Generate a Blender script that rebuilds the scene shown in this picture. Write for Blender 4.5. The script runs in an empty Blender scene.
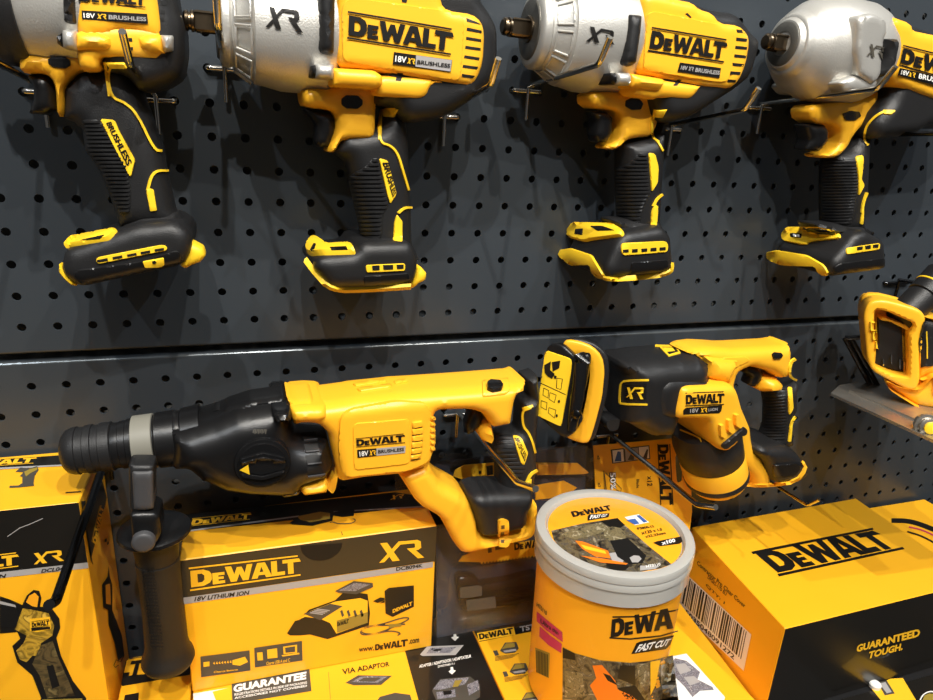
import bpy, math, numpy as np, random
from mathutils import Vector
from mathutils.geometry import delaunay_2d_cdt, tessellate_polygon
from mathutils.bvhtree import BVHTree
random.seed(3)
COL = bpy.context.scene.collection
# ------------------------------------------------------------------ camera measured from the 25 mm pegboard grid
F = 669.409
CAM = np.array([0.17100931, -0.58573352, 0.16762194])
R = np.array([[0.95081303, -0.30545827, 0.05147643],
              [-0.05021259, -0.31596359, -0.94744166],
              [0.30566857, 0.89825512, -0.31576015]])
def ray(u, v): return np.array([(u-466.5)/F, (v-350)/F, 1.0]) @ R
def hit(u, v, ax, val):
    d = ray(u, v); return CAM + d*((val-CAM[ax])/d[ax])
CR = {'A':(180,0),'B':(300,0),'C':(280,125),'D':(490,0),'E':(560,0),'F':(520,120),'G':(700,0),'H':(700,120),
      'I':(0,0),'J':(0,125),'K':(50,370),'L':(200,370),'M':(380,350),'N':(380,425),'O':(530,325),'P':(640,325),
      'Q':(0,440),'R':(0,525),'S':(170,470),'T':(170,525),'U':(330,525),'V':(500,470),'W':(500,525),'X':(700,525),'Y':(700,440)}
C8 = {'a':(817,265),'b':(817,350),'c':(580,430),'d':(530,330),'e':(0,440),'f':(430,600),'g':(817,613)}
def q(s):
    """measurements off the enlarged crops -> points of the photograph"""
    o, k, out, buf = (0,0), 1.0, [], []
    for t in s.replace(',', ' ').split():
        if t in CR: o, k = CR[t], 4.0
        elif t in C8: o, k = C8[t], 8.043
        elif t == 'z': o, k = (800,260), 3.504
        elif t == 'v8': o, k = (640,480), 3.181
        elif t == 'px': o, k = (0,0), 1.0
        else:
            buf.append(float(t))
            if len(buf) == 2: out.append((o[0]+buf[0]/k, o[1]+buf[1]/k)); buf = []
    return out
# ------------------------------------------------------------------ materials
def lin(c): 
    c = c/255.0
    return c/12.92 if c <= .04045 else ((c+.055)/1.055)**2.4
MATS = {}
def mat(name, rgb, rough=.5, metal=0.0, bump=0.0, scale=400.0, trans=0.0, coat=0.0, var=0.0, spec=.5, ior=1.45, alpha=1.0):
    m = bpy.data.materials.new(name); m.use_nodes = True
    nt = m.node_tree; b = nt.nodes['Principled BSDF']
    col = (lin(rgb[0]), lin(rgb[1]), lin(rgb[2]), 1)
    b.inputs['Base Color'].default_value = col
    b.inputs['Roughness'].default_value = rough; b.inputs['Metallic'].default_value = metal
    b.inputs['Transmission Weight'].default_value = trans; b.inputs['Coat Weight'].default_value = coat
    b.inputs['Specular IOR Level'].default_value = spec; b.inputs['IOR'].default_value = ior
    b.inputs['Alpha'].default_value = alpha
    tc = nt.nodes.new('ShaderNodeTexCoord')
    if bump:
        n = nt.nodes.new('ShaderNodeTexNoise'); n.inputs['Scale'].default_value = scale; n.inputs['Detail'].default_value = 3
        bp = nt.nodes.new('ShaderNodeBump'); bp.inputs['Strength'].default_value = bump; bp.inputs['Distance'].default_value = .001
        nt.links.new(tc.outputs['Object'], n.inputs['Vector']); nt.links.new(n.outputs['Fac'], bp.inputs['Height'])
        nt.links.new(bp.outputs['Normal'], b.inputs['Normal'])
    n = nt.nodes.new('ShaderNodeTexNoise'); n.inputs['Scale'].default_value = 18; n.inputs['Detail'].default_value = 4
    nt.links.new(tc.outputs['Object'], n.inputs['Vector'])
    mr = nt.nodes.new('ShaderNodeMapRange'); mr.inputs['To Min'].default_value = max(rough-.06, .02); mr.inputs['To Max'].default_value = rough+.06
    nt.links.new(n.outputs['Fac'], mr.inputs['Value']); nt.links.new(mr.outputs['Result'], b.inputs['Roughness'])
    if var:
        mx = nt.nodes.new('ShaderNodeMix'); mx.data_type = 'RGBA'
        mx.inputs['A'].default_value = tuple(c*(1-var) for c in col[:3])+(1,); mx.inputs['B'].default_value = tuple(min(1, c*(1+var)) for c in col[:3])+(1,)
        nt.links.new(n.outputs['Fac'], mx.inputs['Factor']); nt.links.new(mx.outputs['Result'], b.inputs['Base Color'])
    MATS[name] = m; return name
mat('yellow_plastic', (250,184,42), .36, bump=.06, scale=1400)
mat('yellow_card', (250,182,32), .38, coat=.25, var=.03)
mat('orange_card', (243,166,30), .42, coat=.2)
mat('yellow_ink', (250,190,40), .4)
mat('yellow_trim', (250,205,40), .45)
mat('black_ink', (22,20,18), .4)
mat('black_card', (26,24,21), .3, coat=.3)
mat('grey_ink', (165,162,160), .4)
mat('dark_grey_ink', (74,70,62), .45)
mat('white_ink', (238,236,230), .45)
mat('brown_ink', (96,70,30), .5)
mat('khaki_ink', (150,128,50), .5)
mat('magenta_ink', (190,40,90), .4)
mat('blue_ink', (60,95,160), .4)
mat('orange_ink', (236,120,25), .4)
mat('black_rubber', (29,29,30), .42, bump=.25, scale=1600)
mat('black_plastic', (19,19,20), .3, bump=.1, scale=1500)
mat('gloss_black', (20,20,21), .2)
mat('grey_rubber', (64,64,66), .48, bump=.2, scale=1500)
mat('cast_metal', (200,198,192), .4, metal=.6, bump=.25, scale=900, var=.06)
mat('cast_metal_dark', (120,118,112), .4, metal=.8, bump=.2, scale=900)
mat('drive_steel', (112,98,80), .3, metal=1, bump=.05)
mat('chrome', (215,212,205), .12, metal=1)
mat('steel_plate', (176,170,160), .25, metal=.8, bump=.08, scale=120)
mat('dark_rod', (70,70,72), .22, metal=1)
mat('edge_highlight', (96,102,106), .22, metal=.5)  # lip's bright highlight put into the colour: lighter and shinier than the panel
mat('pegboard_grey', (60,66,72), .33, metal=0.15, bump=.05, scale=900)
mat('back_wall', (120,120,118), .8)
mat('shelf_black', (24,24,25), .5)
mat('beige_ring', (124,122,112), .5)
mat('clear_plastic', (245,245,245), .05, trans=1.0, ior=1.3)
mat('frosted_plastic', (196,194,188), .2, coat=.3, trans=.3, ior=1.3)
mat('charcoal_card', (46,42,34), .35, coat=.2)
mat('tray_black', (58,62,72), .25, coat=.3)
mat('hole_dark', (8,8,8), .6)
mat('black_grip', (24,22,20), .5, bump=.3, scale=1700)
mat('skin_grey', (120,108,88), .5)
def film(name, gloss, fac, rough):
    m = bpy.data.materials.new(name); m.use_nodes = True; nt = m.node_tree; nt.nodes.clear()
    o = nt.nodes.new('ShaderNodeOutputMaterial'); mx = nt.nodes.new('ShaderNodeMixShader'); t = nt.nodes.new('ShaderNodeBsdfTransparent'); g = nt.nodes.new('ShaderNodeBsdfGlossy')
    fr_ = nt.nodes.new('ShaderNodeLayerWeight'); pw = nt.nodes.new('ShaderNodeMath'); pw.operation = 'POWER'; pw.inputs[1].default_value = 3.0
    ml = nt.nodes.new('ShaderNodeMath'); ml.operation = 'MULTIPLY'; ml.inputs[1].default_value = .28; ad = nt.nodes.new('ShaderNodeMath'); ad.operation = 'ADD'; ad.inputs[1].default_value = fac; ad.use_clamp = True
    nt.links.new(fr_.outputs['Facing'], pw.inputs[0]); nt.links.new(pw.outputs[0], ml.inputs[0])
    g.inputs['Roughness'].default_value = rough; g.inputs['Color'].default_value = (*gloss, 1)
    n = nt.nodes.new('ShaderNodeTexNoise'); n.inputs['Scale'].default_value = 55; bp = nt.nodes.new('ShaderNodeBump'); bp.inputs['Strength'].default_value = .35; bp.inputs['Distance'].default_value = .004
    nt.links.new(n.outputs['Fac'], bp.inputs['Height']); nt.links.new(bp.outputs['Normal'], g.inputs['Normal'])
    nt.links.new(ml.outputs[0], ad.inputs[0]); nt.links.new(ad.outputs[0], mx.inputs[0]); nt.links.new(t.outputs[0], mx.inputs[1]); nt.links.new(g.outputs[0], mx.inputs[2]); nt.links.new(mx.outputs[0], o.inputs['Surface'])
    MATS[name] = m
def print_mat(name, cols, scale):
    mat(name, cols[0], .35, coat=.3); m = MATS[name]; nt = m.node_tree; b = nt.nodes['Principled BSDF']
    tc = nt.nodes.new('ShaderNodeTexCoord'); v = nt.nodes.new('ShaderNodeTexNoise'); v.inputs['Scale'].default_value = scale; v.inputs['Detail'].default_value = 5; v.inputs['Distortion'].default_value = 1.6
    r = nt.nodes.new('ShaderNodeValToRGB'); e = r.color_ramp.elements; n = len(cols)
    while len(e) < n: e.new(.5)
    for i, c in enumerate(cols): e[i].position = .34+.32*i/(n-1); e[i].color = (lin(c[0]), lin(c[1]), lin(c[2]), 1)
    nt.links.new(tc.outputs['Object'], v.inputs['Vector']); nt.links.new(v.outputs['Fac'], r.inputs['Fac']); nt.links.new(r.outputs['Color'], b.inputs['Base Color'])
print_mat('photo_print', [(24,22,20),(58,52,44),(104,92,66),(70,66,62),(150,138,112)], 95)
print_mat('photo_glove', [(60,54,42),(128,116,84),(96,86,62),(170,158,128)], 140)
print_mat('device_print', [(40,40,46),(150,148,156),(70,70,78),(182,178,180)], 420)
print_mat('torch_print', [(96,78,20),(196,156,50),(120,96,30),(222,180,70)], 60)
print_mat('grip_print', [(40,34,20),(96,80,48),(60,52,30),(120,104,64)], 60)
film('clear_film', (.9,.92,.95), .03, .05)
mat('light_lens', (235,240,240), .1)
# ------------------------------------------------------------------ things and parts
class Thing:
    def __init__(s, name, label, cat, loc, group=None):
        o = bpy.data.objects.new(name, None); COL.objects.link(o); o.location = loc; o.empty_display_size = .02
        o['label'] = label; o['category'] = cat
        if group: o['group'] = group
        s.o = o; s.loc = np.array(loc, float)
PARTS = []
class Part:
    def __init__(s, name, parent=None, label=None, smooth=32):
        s.name, s.parent, s.label, s.smooth = name, parent, label, smooth
        s.V, s.Fc, s.M, s.mats = [], [], [], []
        s.bvh = None; s.top = None; PARTS.append(s)
    def add(s, V, Fc, m):
        k = len(s.V)
        if m not in s.mats: s.mats.append(m)
        mi = s.mats.index(m)
        s.V += [tuple(map(float, v)) for v in V]; s.Fc += [tuple(int(i)+k for i in f) for f in Fc]; s.M += [mi]*len(Fc)
        return s
    def freeze(s):
        if s.bvh is None: s.bvh = BVHTree.FromPolygons(s.V, s.Fc, epsilon=0)
        return s.bvh
    def loc(s): return s.parent.loc if isinstance(s.parent, Thing) else (s.parent.loc() if s.parent else s.base())
    def base(s):
        if s.top is None or 'loc' not in s.top: return np.zeros(3)
        return np.array(s.top['loc'])
def finish():
    for p in PARTS:
        L = p.loc(); me = bpy.data.meshes.new(p.name)
        me.from_pydata([tuple(np.array(v)-L) for v in p.V], [], p.Fc); me.update()
        for m in p.mats: me.materials.append(MATS[m])
        me.polygons.foreach_set('material_index', p.M)
        if p.smooth:
            me.polygons.foreach_set('use_smooth', [True]*len(p.Fc))
            me.set_sharp_from_angle(angle=math.radians(p.smooth))
        me.validate()
        o = bpy.data.objects.new(p.name, me); COL.objects.link(o); p.o = o
        if p.parent is None: 
            o.location = tuple(L)
            for k, v in (p.top or {}).items():
                if k != 'loc': o[k] = v
        else: o.parent = p.parent.o
        if p.label: o['label'] = p.label
def top(p, label=None, cat=None, group=None, kind=None, loc=None):
    d = {}
    for k, v in (('label',label),('category',cat),('group',group),('kind',kind),('loc',loc)):
        if v is not None: d[k] = v
    p.top = d; return p
# ------------------------------------------------------------------ frames (planes the tools lie in) 
class Frame:
    def __init__(s, x, y, yaw=0, pitch=0, z=0):
        a = math.radians(yaw); s.O = np.array([x, y, z], float)
        s.ex = np.array([math.cos(a), math.sin(a), 0]); s.en = np.array([math.sin(a), -math.cos(a), 0]); s.ez = np.array([0,0,1.0])
        if pitch:
            b = math.radians(pitch); e, n = s.ez.copy(), s.en.copy()
            s.ez = e*math.cos(b)+n*math.sin(b); s.en = n*math.cos(b)-e*math.sin(b)
    def at(s, u, v, n=0):
        d = ray(u, v); t = ((s.O+s.en*n-CAM) @ s.en)/(d @ s.en); p = CAM+d*t-s.O
        return np.array([p @ s.ex, p @ s.ez])
    def w(s, a, b, n): return s.O+s.ex*a+s.ez*b+s.en*n
    def pw(s, u, v, n=0): a = s.at(u, v, n); return s.w(a[0], a[1], n)
def area(P): 
    P = np.array(P); x, y = P[:,0], P[:,1]; return .5*np.sum(x*np.roll(y,-1)-np.roll(x,-1)*y)
def chaikin(P, n):
    P = np.array(P, float); lim = .035*np.ptp(P, axis=0).max()
    for k in range(n):
        Qn = np.roll(P, -1, 0); L = np.linalg.norm(Qn-P, axis=1)[:,None]+1e-12; c = np.minimum(.25, lim/L)
        P = np.stack([P*(1-c)+Qn*c, P*c+Qn*(1-c)], 1).reshape(-1, 2)
        lim *= .45
    return P
def resample(P, s):
    out = []
    for i in range(len(P)):
        a, b = P[i], P[(i+1) % len(P)]; L = np.linalg.norm(b-a); k = max(1, int(math.ceil(L/s-1e-6)))
        for j in range(k): out.append(a+(b-a)*j/k)
    return np.array(out)
def clean(P, eps):
    out = [P[0]]
    for p in P[1:]:
        if np.linalg.norm(p-out[-1]) > eps: out.append(p)
    while len(out) > 3 and np.linalg.norm(out[0]-out[-1]) < eps: out.pop()
    return np.array(out)
def segdist(Q, P):
    A = P; B = np.roll(P, -1, 0); d = B-A; L2 = (d**2).sum(1)+1e-18; best = np.full(len(Q), 1e9)
    for i in range(len(A)):
        t = np.clip(((Q-A[i]) @ d[i])/L2[i], 0, 1); best = np.minimum(best, np.linalg.norm(Q-A[i]-t[:,None]*d[i], axis=1))
    return best
def inside(Q, P):
    r = np.zeros(len(Q), bool); n = len(P); j = n-1
    for i in range(n):
        xi, yi = P[i]; xj, yj = P[j]
        if yi != yj:
            c = ((yi > Q[:,1]) != (yj > Q[:,1])) & (Q[:,0] < (xj-xi)*(Q[:,1]-yi)/(yj-yi)+xi); r ^= c
        j = i
    return r
def fill(P, s, rings=(), holes=()):
    """triangulate polygon P (ccw) with inner points spaced s; returns points, triangles, distance to the outline"""
    lo, hi = P.min(0), P.max(0); pts = []
    nx = int((hi[0]-lo[0])/s)+2; ny = int((hi[1]-lo[1])/(s*.87))+2
    G = np.array([(lo[0]+(i+.5*(j % 2))*s, lo[1]+j*s*.87) for j in range(ny) for i in range(nx)])
    allp = [P]+[np.array(h) for h in holes]
    def dist(Q): return np.min([segdist(Q, h) for h in allp], axis=0)
    def ins(Q):
        m = inside(Q, P)
        for h in allp[1:]: m &= ~inside(Q, h)
        return m
    if len(G):
        G = G[ins(G)]
        if len(G): G = G[dist(G) > (rings[-1]*1.15 if rings else s*.45)]
    ex = [G] if len(G) else []
    T = np.roll(P, -1, 0)-np.roll(P, 1, 0); N = np.stack([-T[:,1], T[:,0]], 1); N /= np.linalg.norm(N, axis=1)[:,None]+1e-12
    for r in rings:
        c = P+N*r; m = ins(c)
        if m.any():
            c = c[m]; c = c[dist(c) > r*.93]
            if len(c): ex.append(c)
    allv = list(P); ed = [(i, (i+1) % len(P)) for i in range(len(P))]
    for h in allp[1:]:
        k = len(allv); allv += list(h); ed += [(k+i, k+(i+1) % len(h)) for i in range(len(h))]
    for e in ex: allv += list(e)
    vv, _, tri, *_ = delaunay_2d_cdt([Vector((float(a[0]), float(a[1]))) for a in allv], ed, [], 1, 1e-7)
    vv = np.array([(v[0], v[1]) for v in vv]); out = []
    cen = np.array([vv[list(t)].mean(0) for t in tri]); keep = ins(cen)
    for t, k in zip(tri, keep):
        if not k: continue
        t = list(t)
        if area(vv[t]) < 0: t = t[::-1]
        out.append(t)
    return vv, out, dist(vv)
def puff(part, fr, px, m, H, r=.01, e=0.0, n=0.0, tr=None, back=None, sm=2, s=.004, pts=None, disp=None, holes=()):
    """solid with the traced outline: rounded rim of radius r, half thickness H (front) and back"""
    tr = n+e*.6 if tr is None else tr
    if pts is None and tr == 'auto':   # an outline edge that faces the lens was seen at the far rim, the others at the near rim
        px = [tuple(p) for p in resample(np.array(px, float), 5.0)]
        P = np.array([fr.at(u, v, n) for u, v in px]); T = np.roll(P, -1, 0)-np.roll(P, 1, 0); sg = 1 if area(P) > 0 else -1
        ts = []; bk = H if back is None else back; eb = min(e, bk)
        for i in range(len(px)):
            m2 = np.array([T[i][1], -T[i][0]])*sg; m2 /= np.linalg.norm(m2)+1e-9
            C3 = CAM-fr.w(P[i][0], P[i][1], n); ts.append(-max(-1, min(1, ((C3 @ (fr.ex*m2[0]+fr.ez*m2[1]))/np.linalg.norm(C3))/.3)))
        ts = np.array(ts)
        for _ in range(3): ts = (np.roll(ts, 1)+ts*2+np.roll(ts, -1))/4
        out = [fr.at(u, v, n+(t*(e+.35*(H-e)) if t > 0 else t*(eb+.35*(bk-eb)))) for (u, v), t in zip(px, ts)]
        P = np.array(out)
    else: P = np.array([fr.at(u, v, tr) for u, v in px]) if pts is None else np.array(pts, float)
    if area(P) < 0: P = P[::-1]
    if sm: P = chaikin(P, sm)
    P = clean(P, s*.12); P = resample(P, s)
    hs = []
    for h in holes:
        h = np.array([fr.at(u, v, tr) for u, v in h]); h = resample(clean(chaikin(h, 2), s*.12), s); hs.append(h)
    back = H if back is None else back
    vv, tri, d = fill(P, s, [r*.035, r*.14, r*.32] if r > s*1.2 else [r*.12, r*.5], hs)
    t = np.clip(d/r, 0, 1); g = np.sqrt(np.maximum(0, 1-(1-t)**2))
    bd = d < 1e-6
    zf = e+(H-e)*g; zb = -(min(e, back)+(back-min(e, back))*g)
    if disp is not None: zf = zf+np.array([disp(a, b) for a, b in vv])*np.clip(d/.002, 0, 1)
    V = [fr.w(a, b, n+z) for (a, b), z in zip(vv, zf)]; k = len(V)
    Fc = [tuple(t_) for t_ in tri]
    V += [fr.w(a, b, n+z) for (a, b), z in zip(vv, zb)]
    Fc += [tuple(k+i for i in t_[::-1]) for t_ in tri]
    ec = {}
    for t_ in tri:
        for i in range(3): ec[(t_[i], t_[(i+1) % 3])] = 1
    for (a, b) in ec:
        if (b, a) not in ec: Fc.append((b, a, k+a, k+b))
    part.add(V, Fc, m); return part
# ------------------------------------------------------------------ printing / thin raised patches that follow a built surface
def cast(px, targets):
    tg = [t.freeze() for t in targets]; P, N = [], []
    for u, v in px:
        d = Vector(ray(u, v)).normalized(); best = None
        for b in tg:
            h = b.ray_cast(Vector(CAM), d)
            if h[0] is not None and (best is None or h[3] < best[3]): best = h
        if best is None: P.append(None); N.append(None)
        else:
            nn = np.array(best[1]); nn = -nn if nn @ np.array(d) > 0 else nn
            P.append(np.array(best[0])); N.append(nn)
    ok = [i for i, p in enumerate(P) if p is not None]
    if not ok: return None, None
    for i, p in enumerate(P):
        if p is None:
            j = min(ok, key=lambda k: (px[k][0]-px[i][0])**2+(px[k][1]-px[i][1])**2)
            d = ray(*px[i]); den = d @ N[j]
            t = ((P[j]-CAM) @ N[j])/den if abs(den) > .15*np.linalg.norm(d) else np.linalg.norm(P[j]-CAM)/np.linalg.norm(d)
            P[i] = CAM+d*t; N[i] = N[j]
    return np.array(P), np.array(N)
def patch(part, px, m, targets, h=.001, sm=2, res=3.0, bev=True):
    """a thin raised piece lying on the target surfaces"""
    P = np.array(px, float)
    if area(P) < 0: P = P[::-1]
    if sm: P = chaikin(P, sm)
    P = clean(P, .12); P = resample(P, res)
    vv, tri, d = fill(P, res, [.35] if bev else [])
    W, N = cast([tuple(v) for v in vv], targets)
    if W is None: print('MISS', part.name); return part
    na = N.mean(0); na /= np.linalg.norm(na)
    hh = np.where(d < 1e-4, h*.55, h) if bev else np.full(len(d), h)
    V = list(W+na*hh[:,None]); k = len(V); V += list(W-na*.0006)
    Fc = [tuple(t[::-1]) for t in tri]; ec = {}
    for t in tri:
        for i in range(3): ec[(t[i], t[(i+1) % 3])] = 1
    for (a, b) in ec:
        if (b, a) not in ec: Fc.append((a, b, k+b, k+a))
    part.add(V, Fc, m); part.bvh = None; return part
def stroke(pl, w, closed=False):
    P = np.array(pl, float); n = len(P); L, Rr = [], []
    for i in range(n):
        a = P[(i-1) % n] if (closed or i > 0) else P[i]; b = P[(i+1) % n] if (closed or i < n-1) else P[i]
        t = b-a; t /= np.linalg.norm(t)+1e-9; nn = np.array([-t[1], t[0]])*w/2
        if 0 < i < n-1 or closed:
            t1 = P[i]-P[(i-1) % n]; t1 /= np.linalg.norm(t1)+1e-9; nn /= max(.6, abs(t1 @ t))
        L.append(P[i]+nn); Rr.append(P[i]-nn)
    if closed: return L, Rr
    return L+Rr[::-1]
def smoothline(pl, k=2):
    P = [np.array(p, float) for p in pl]
    for _ in range(k):
        o = [P[0]]
        for a, b in zip(P[:-1], P[1:]): o += [a*.75+b*.25, a*.25+b*.75]
        P = o+[P[-1]]
    return P
def trim(part, pl, w, m, targets, h=.0012, k=2):
    return patch(part, stroke(smoothline(pl, k), w), m, targets, h, sm=0, res=2.5, bev=False)
def homog(quad):
    A, b = [], []
    for (x, y), (u, v) in zip([(0,1),(1,1),(1,0),(0,0)], quad):
        A += [[x,y,1,0,0,0,-u*x,-u*y],[0,0,0,x,y,1,-v*x,-v*y]]; b += [u, v]
    h = np.linalg.solve(np.array(A, float), np.array(b, float))
    def f(x, y): w = h[6]*x+h[7]*y+1; return ((h[0]*x+h[1]*y+h[2])/w, (h[3]*x+h[4]*y+h[5])/w)
    return f
def ontoplane(part, V2):
    ax, val, sg, lo, hi = part.pln; W = []
    for u, v in V2:
        p = hit(u, v, ax, val)
        for k in range(3):
            if k != ax: p[k] = min(max(p[k], lo[k]), hi[k])
        W.append(p)
    N = np.zeros((len(W), 3)); N[:,ax] = sg; return np.array(W), N
def ink(part, V2, Fc, m, targets, h=.0003, res=None):
    V2 = [tuple(v) for v in V2]; Fc = [tuple(f) for f in Fc]
    if res:
        for _ in range(4):
            mid, nf, ch = {}, [], False
            def md(a, b):
                k = (min(a, b), max(a, b))
                if k not in mid: mid[k] = len(V2); V2.append(((V2[a][0]+V2[b][0])/2, (V2[a][1]+V2[b][1])/2))
                return mid[k]
            for t in Fc:
                if len(t) != 3: nf.append(t); continue
                if max(math.dist(V2[t[i]], V2[t[(i+1) % 3]]) for i in range(3)) > res:
                    ch = True; a, b, c = t; x, y, z = md(a, b), md(b, c), md(c, a); nf += [(a,x,z),(x,b,y),(z,y,c),(x,y,z)]
                else: nf.append(t)
            Fc = nf
            if not ch: break
    W, N = ontoplane(part, V2) if getattr(part, 'pln', None) else cast(V2, targets)
    if W is None: print('MISS ink', part.name); return
    na = N.mean(0); na /= np.linalg.norm(na)
    out = []
    for f in Fc:
        a, b, c = W[f[0]], W[f[1]], W[f[2]]
        out.append(f if np.cross(b-a, c-a) @ na > 0 else tuple(f[::-1]))
    # printing on a strongly curved surface follows each point's own normal
    off = N if res else np.broadcast_to(na, W.shape)
    part.add(W+off*h, out, m)
def ipoly(part, px, m, targets=None, h=.0003, holes=(), sm=0, res=None):
    P = [list(map(tuple, chaikin(px, sm) if sm else px))]+[list(map(tuple, hh)) for hh in holes]
    flat = [p for l in P for p in l]
    tri = tessellate_polygon([[Vector((a, b, 0)) for a, b in l] for l in P])
    ink(part, flat, tri, m, targets or [part], h, res)
def iquads(part, quad, rects, m, targets=None, h=.0003, res=None):
    """rects in unit coordinates of a photographed quad (TL TR BR BL); (x0,y0,x1,y1) or polygons"""
    f = homog(quad)
    for r in rects:
        if len(r) == 4 and not isinstance(r[0], (tuple, list)): r = [(r[0],r[1]),(r[2],r[1]),(r[2],r[3]),(r[0],r[3])]
        ipoly(part, [f(*p) for p in r], m, targets, h, res=res)
TXT = {}
def textgeo(s, bold, shear):
    k = (s, bold, shear)
    if k not in TXT:
        c = bpy.data.curves.new('t', 'FONT'); c.body = s; c.offset = bold; c.shear = shear; c.resolution_u = 3
        o = bpy.data.objects.new('t', c); COL.objects.link(o); bpy.context.view_layer.update()
        me = bpy.data.meshes.new_from_object(o.evaluated_get(bpy.context.evaluated_depsgraph_get()))
        V = np.array([(v.co.x, v.co.y) for v in me.vertices]); Fc = [tuple(p.vertices) for p in me.polygons]
        lo, hi = V.min(0), V.max(0); V = (V-lo)/(hi-lo)
        bpy.data.objects.remove(o); bpy.data.curves.remove(c); bpy.data.meshes.remove(me); TXT[k] = (V, Fc)
    return TXT[k]
def text(part, s, quad, m, targets=None, bold=.02, shear=0, h=.0005, res=None):
    V, Fc = textgeo(s, bold, shear); f = homog(quad); ink(part, [f(*v) for v in V], Fc, m, targets or [part], h, res)
# heavy slab lettering and its letters, drawn by hand
GL = {'D': ([(0,0),(0,10),(5.6,10),(8.3,8.6),(9.3,6.6),(9.3,3.4),(8.3,1.4),(5.6,0)], [[(3,2.4),(4.9,2.4),(6,3.7),(6,6.3),(4.9,7.6),(3,7.6)]], 9.6),
 'e': ([(0,0),(0,7),(5.6,7),(5.6,5.2),(2.7,5.2),(2.7,4.3),(5.2,4.3),(5.2,2.8),(2.7,2.8),(2.7,1.8),(5.7,1.8),(5.7,0)], [], 5.9),
 'W': ([(0,10),(3,10),(4.3,4.6),(5.7,9),(8.0,9),(9.4,4.6),(10.6,10),(13.4,10),(11.1,0),(8.3,0),(6.8,4.6),(5.3,0),(2.5,0)], [], 12.6),
 'A': ([(0,0),(3.2,10),(7.2,10),(10.6,0),(7.4,0),(6.8,1.9),(3.6,1.9),(3.0,0)], [[(4.2,3.9),(6.2,3.9),(5.2,7.4)]], 10.3),
 'L': ([(0,0),(0,10),(3.1,10),(3.1,2.4),(7.2,2.4),(7.2,0)], [], 6.1),
 'T': ([(2.8,0),(2.8,7.6),(0,7.6),(0,10),(9.2,10),(10.2,7.6),(5.9,7.6),(5.9,0)], [], 10.2)}
def logo(part, quad, m, targets=None, bars=True, h=.0004, res=None, barm=None, only=None):
    f = homog(quad); x = 0; tot = sum(GL[c][2] for c in 'DeWALT'); b0 = .15 if bars else 0; sc = (1-2*b0)/10
    for i, c in enumerate('DeWALT'):
        o, hs, w = GL[c]
        g = lambda p: f((x+p[0])/tot, b0+p[1]*sc)
        if only is None or i in only: ipoly(part, [g(p) for p in o], m, targets, h, [[g(p) for p in hh] for hh in hs], res=res)
        x += w
    if bars and only is None:
        iquads(part, quad, [(-.01,.93,.97,1.0),(-.01,0,.99,.07)], barm or m, targets, h, res)
def xr(part, quad, m, targets=None, h=.0004, res=None):
    f = homog(quad)
    for k_, (o, hs) in enumerate([([(0,0),(1.3,0),(6.8,10),(5.4,10)],[]),([(.6,10),(2.4,10),(5.3,0),(3.4,0)],[]),
                  ([(6.4,10),(10.5,10),(11.4,9),(11.4,5.6),(10.6,4.6),(9.9,4.4),(12,0),(10.2,0),(7.4,5.9),(9.4,5.9),(9.7,6.3),(9.7,8.0),(9.3,8.3),(5.6,8.3)],[])]):
        ipoly(part, [f(a/12, b/10) for a, b in o], m, targets, h+k_*.00012, res=res)
# ------------------------------------------------------------------ round things
def lathe(part, A, B, prof, m, seg=48, sq=1.0, up=None, cap=True):
    """prof: (t along A->B in metres, radius); sq squashes across the up direction"""
    A, B = np.array(A, float), np.array(B, float); ax = (B-A)/np.linalg.norm(B-A)
    up = np.array([0,0,1.0]) if up is None else np.array(up, float)
    if abs(up @ ax) > .9: up = np.array([0,1.0,0])
    s1 = np.cross(ax, up); s1 /= np.linalg.norm(s1); s2 = np.cross(s1, ax)
    V, Fc = [], []
    for t, r in prof:
        for i in range(seg):
            th = 2*math.pi*i/seg; V.append(A+ax*t+(s1*math.cos(th)*sq+s2*math.sin(th))*r)
    for j in range(len(prof)-1):
        for i in range(seg):
            a, b = j*seg+i, j*seg+(i+1) % seg; Fc.append((a, b, b+seg, a+seg))
    if cap: Fc.append(tuple(range(seg))[::-1]); Fc.append(tuple((len(prof)-1)*seg+i for i in range(seg)))
    part.add(V, Fc, m); return part
def tube(part, P, r, m, seg=12, bend=0):
    P = [np.array(p, float) for p in P]
    if bend:
        Q = [P[0]]
        for i in range(1, len(P)-1):
            a, b, c = P[i-1], P[i], P[i+1]; d1 = (a-b)/np.linalg.norm(a-b); d2 = (c-b)/np.linalg.norm(c-b)
            p0, p2 = b+d1*bend, b+d2*bend
            for k in range(6): t = k/5; Q.append(p0*(1-t)**2+2*b*t*(1-t)+p2*t*t)
        P = Q+[P[-1]]
    V, Fc = [], []; up = np.array([0.13,.21,.97]); n = len(P)
    for j, p in enumerate(P):
        t = (P[min(j+1,n-1)]-P[max(j-1,0)]); t /= np.linalg.norm(t)
        s1 = np.cross(t, up); s1 /= np.linalg.norm(s1); s2 = np.cross(s1, t)
        rr = r[j] if isinstance(r, (list, tuple)) else r
        for i in range(seg):
            th = 2*math.pi*i/seg; V.append(p+(s1*math.cos(th)+s2*math.sin(th))*rr)
    for j in range(n-1):
        for i in range(seg): a, b = j*seg+i, j*seg+(i+1) % seg; Fc.append((a, b, b+seg, a+seg))
    Fc.append(tuple(range(seg))[::-1]); Fc.append(tuple((n-1)*seg+i for i in range(seg)))
    part.add(V, Fc, m); return part
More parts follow.
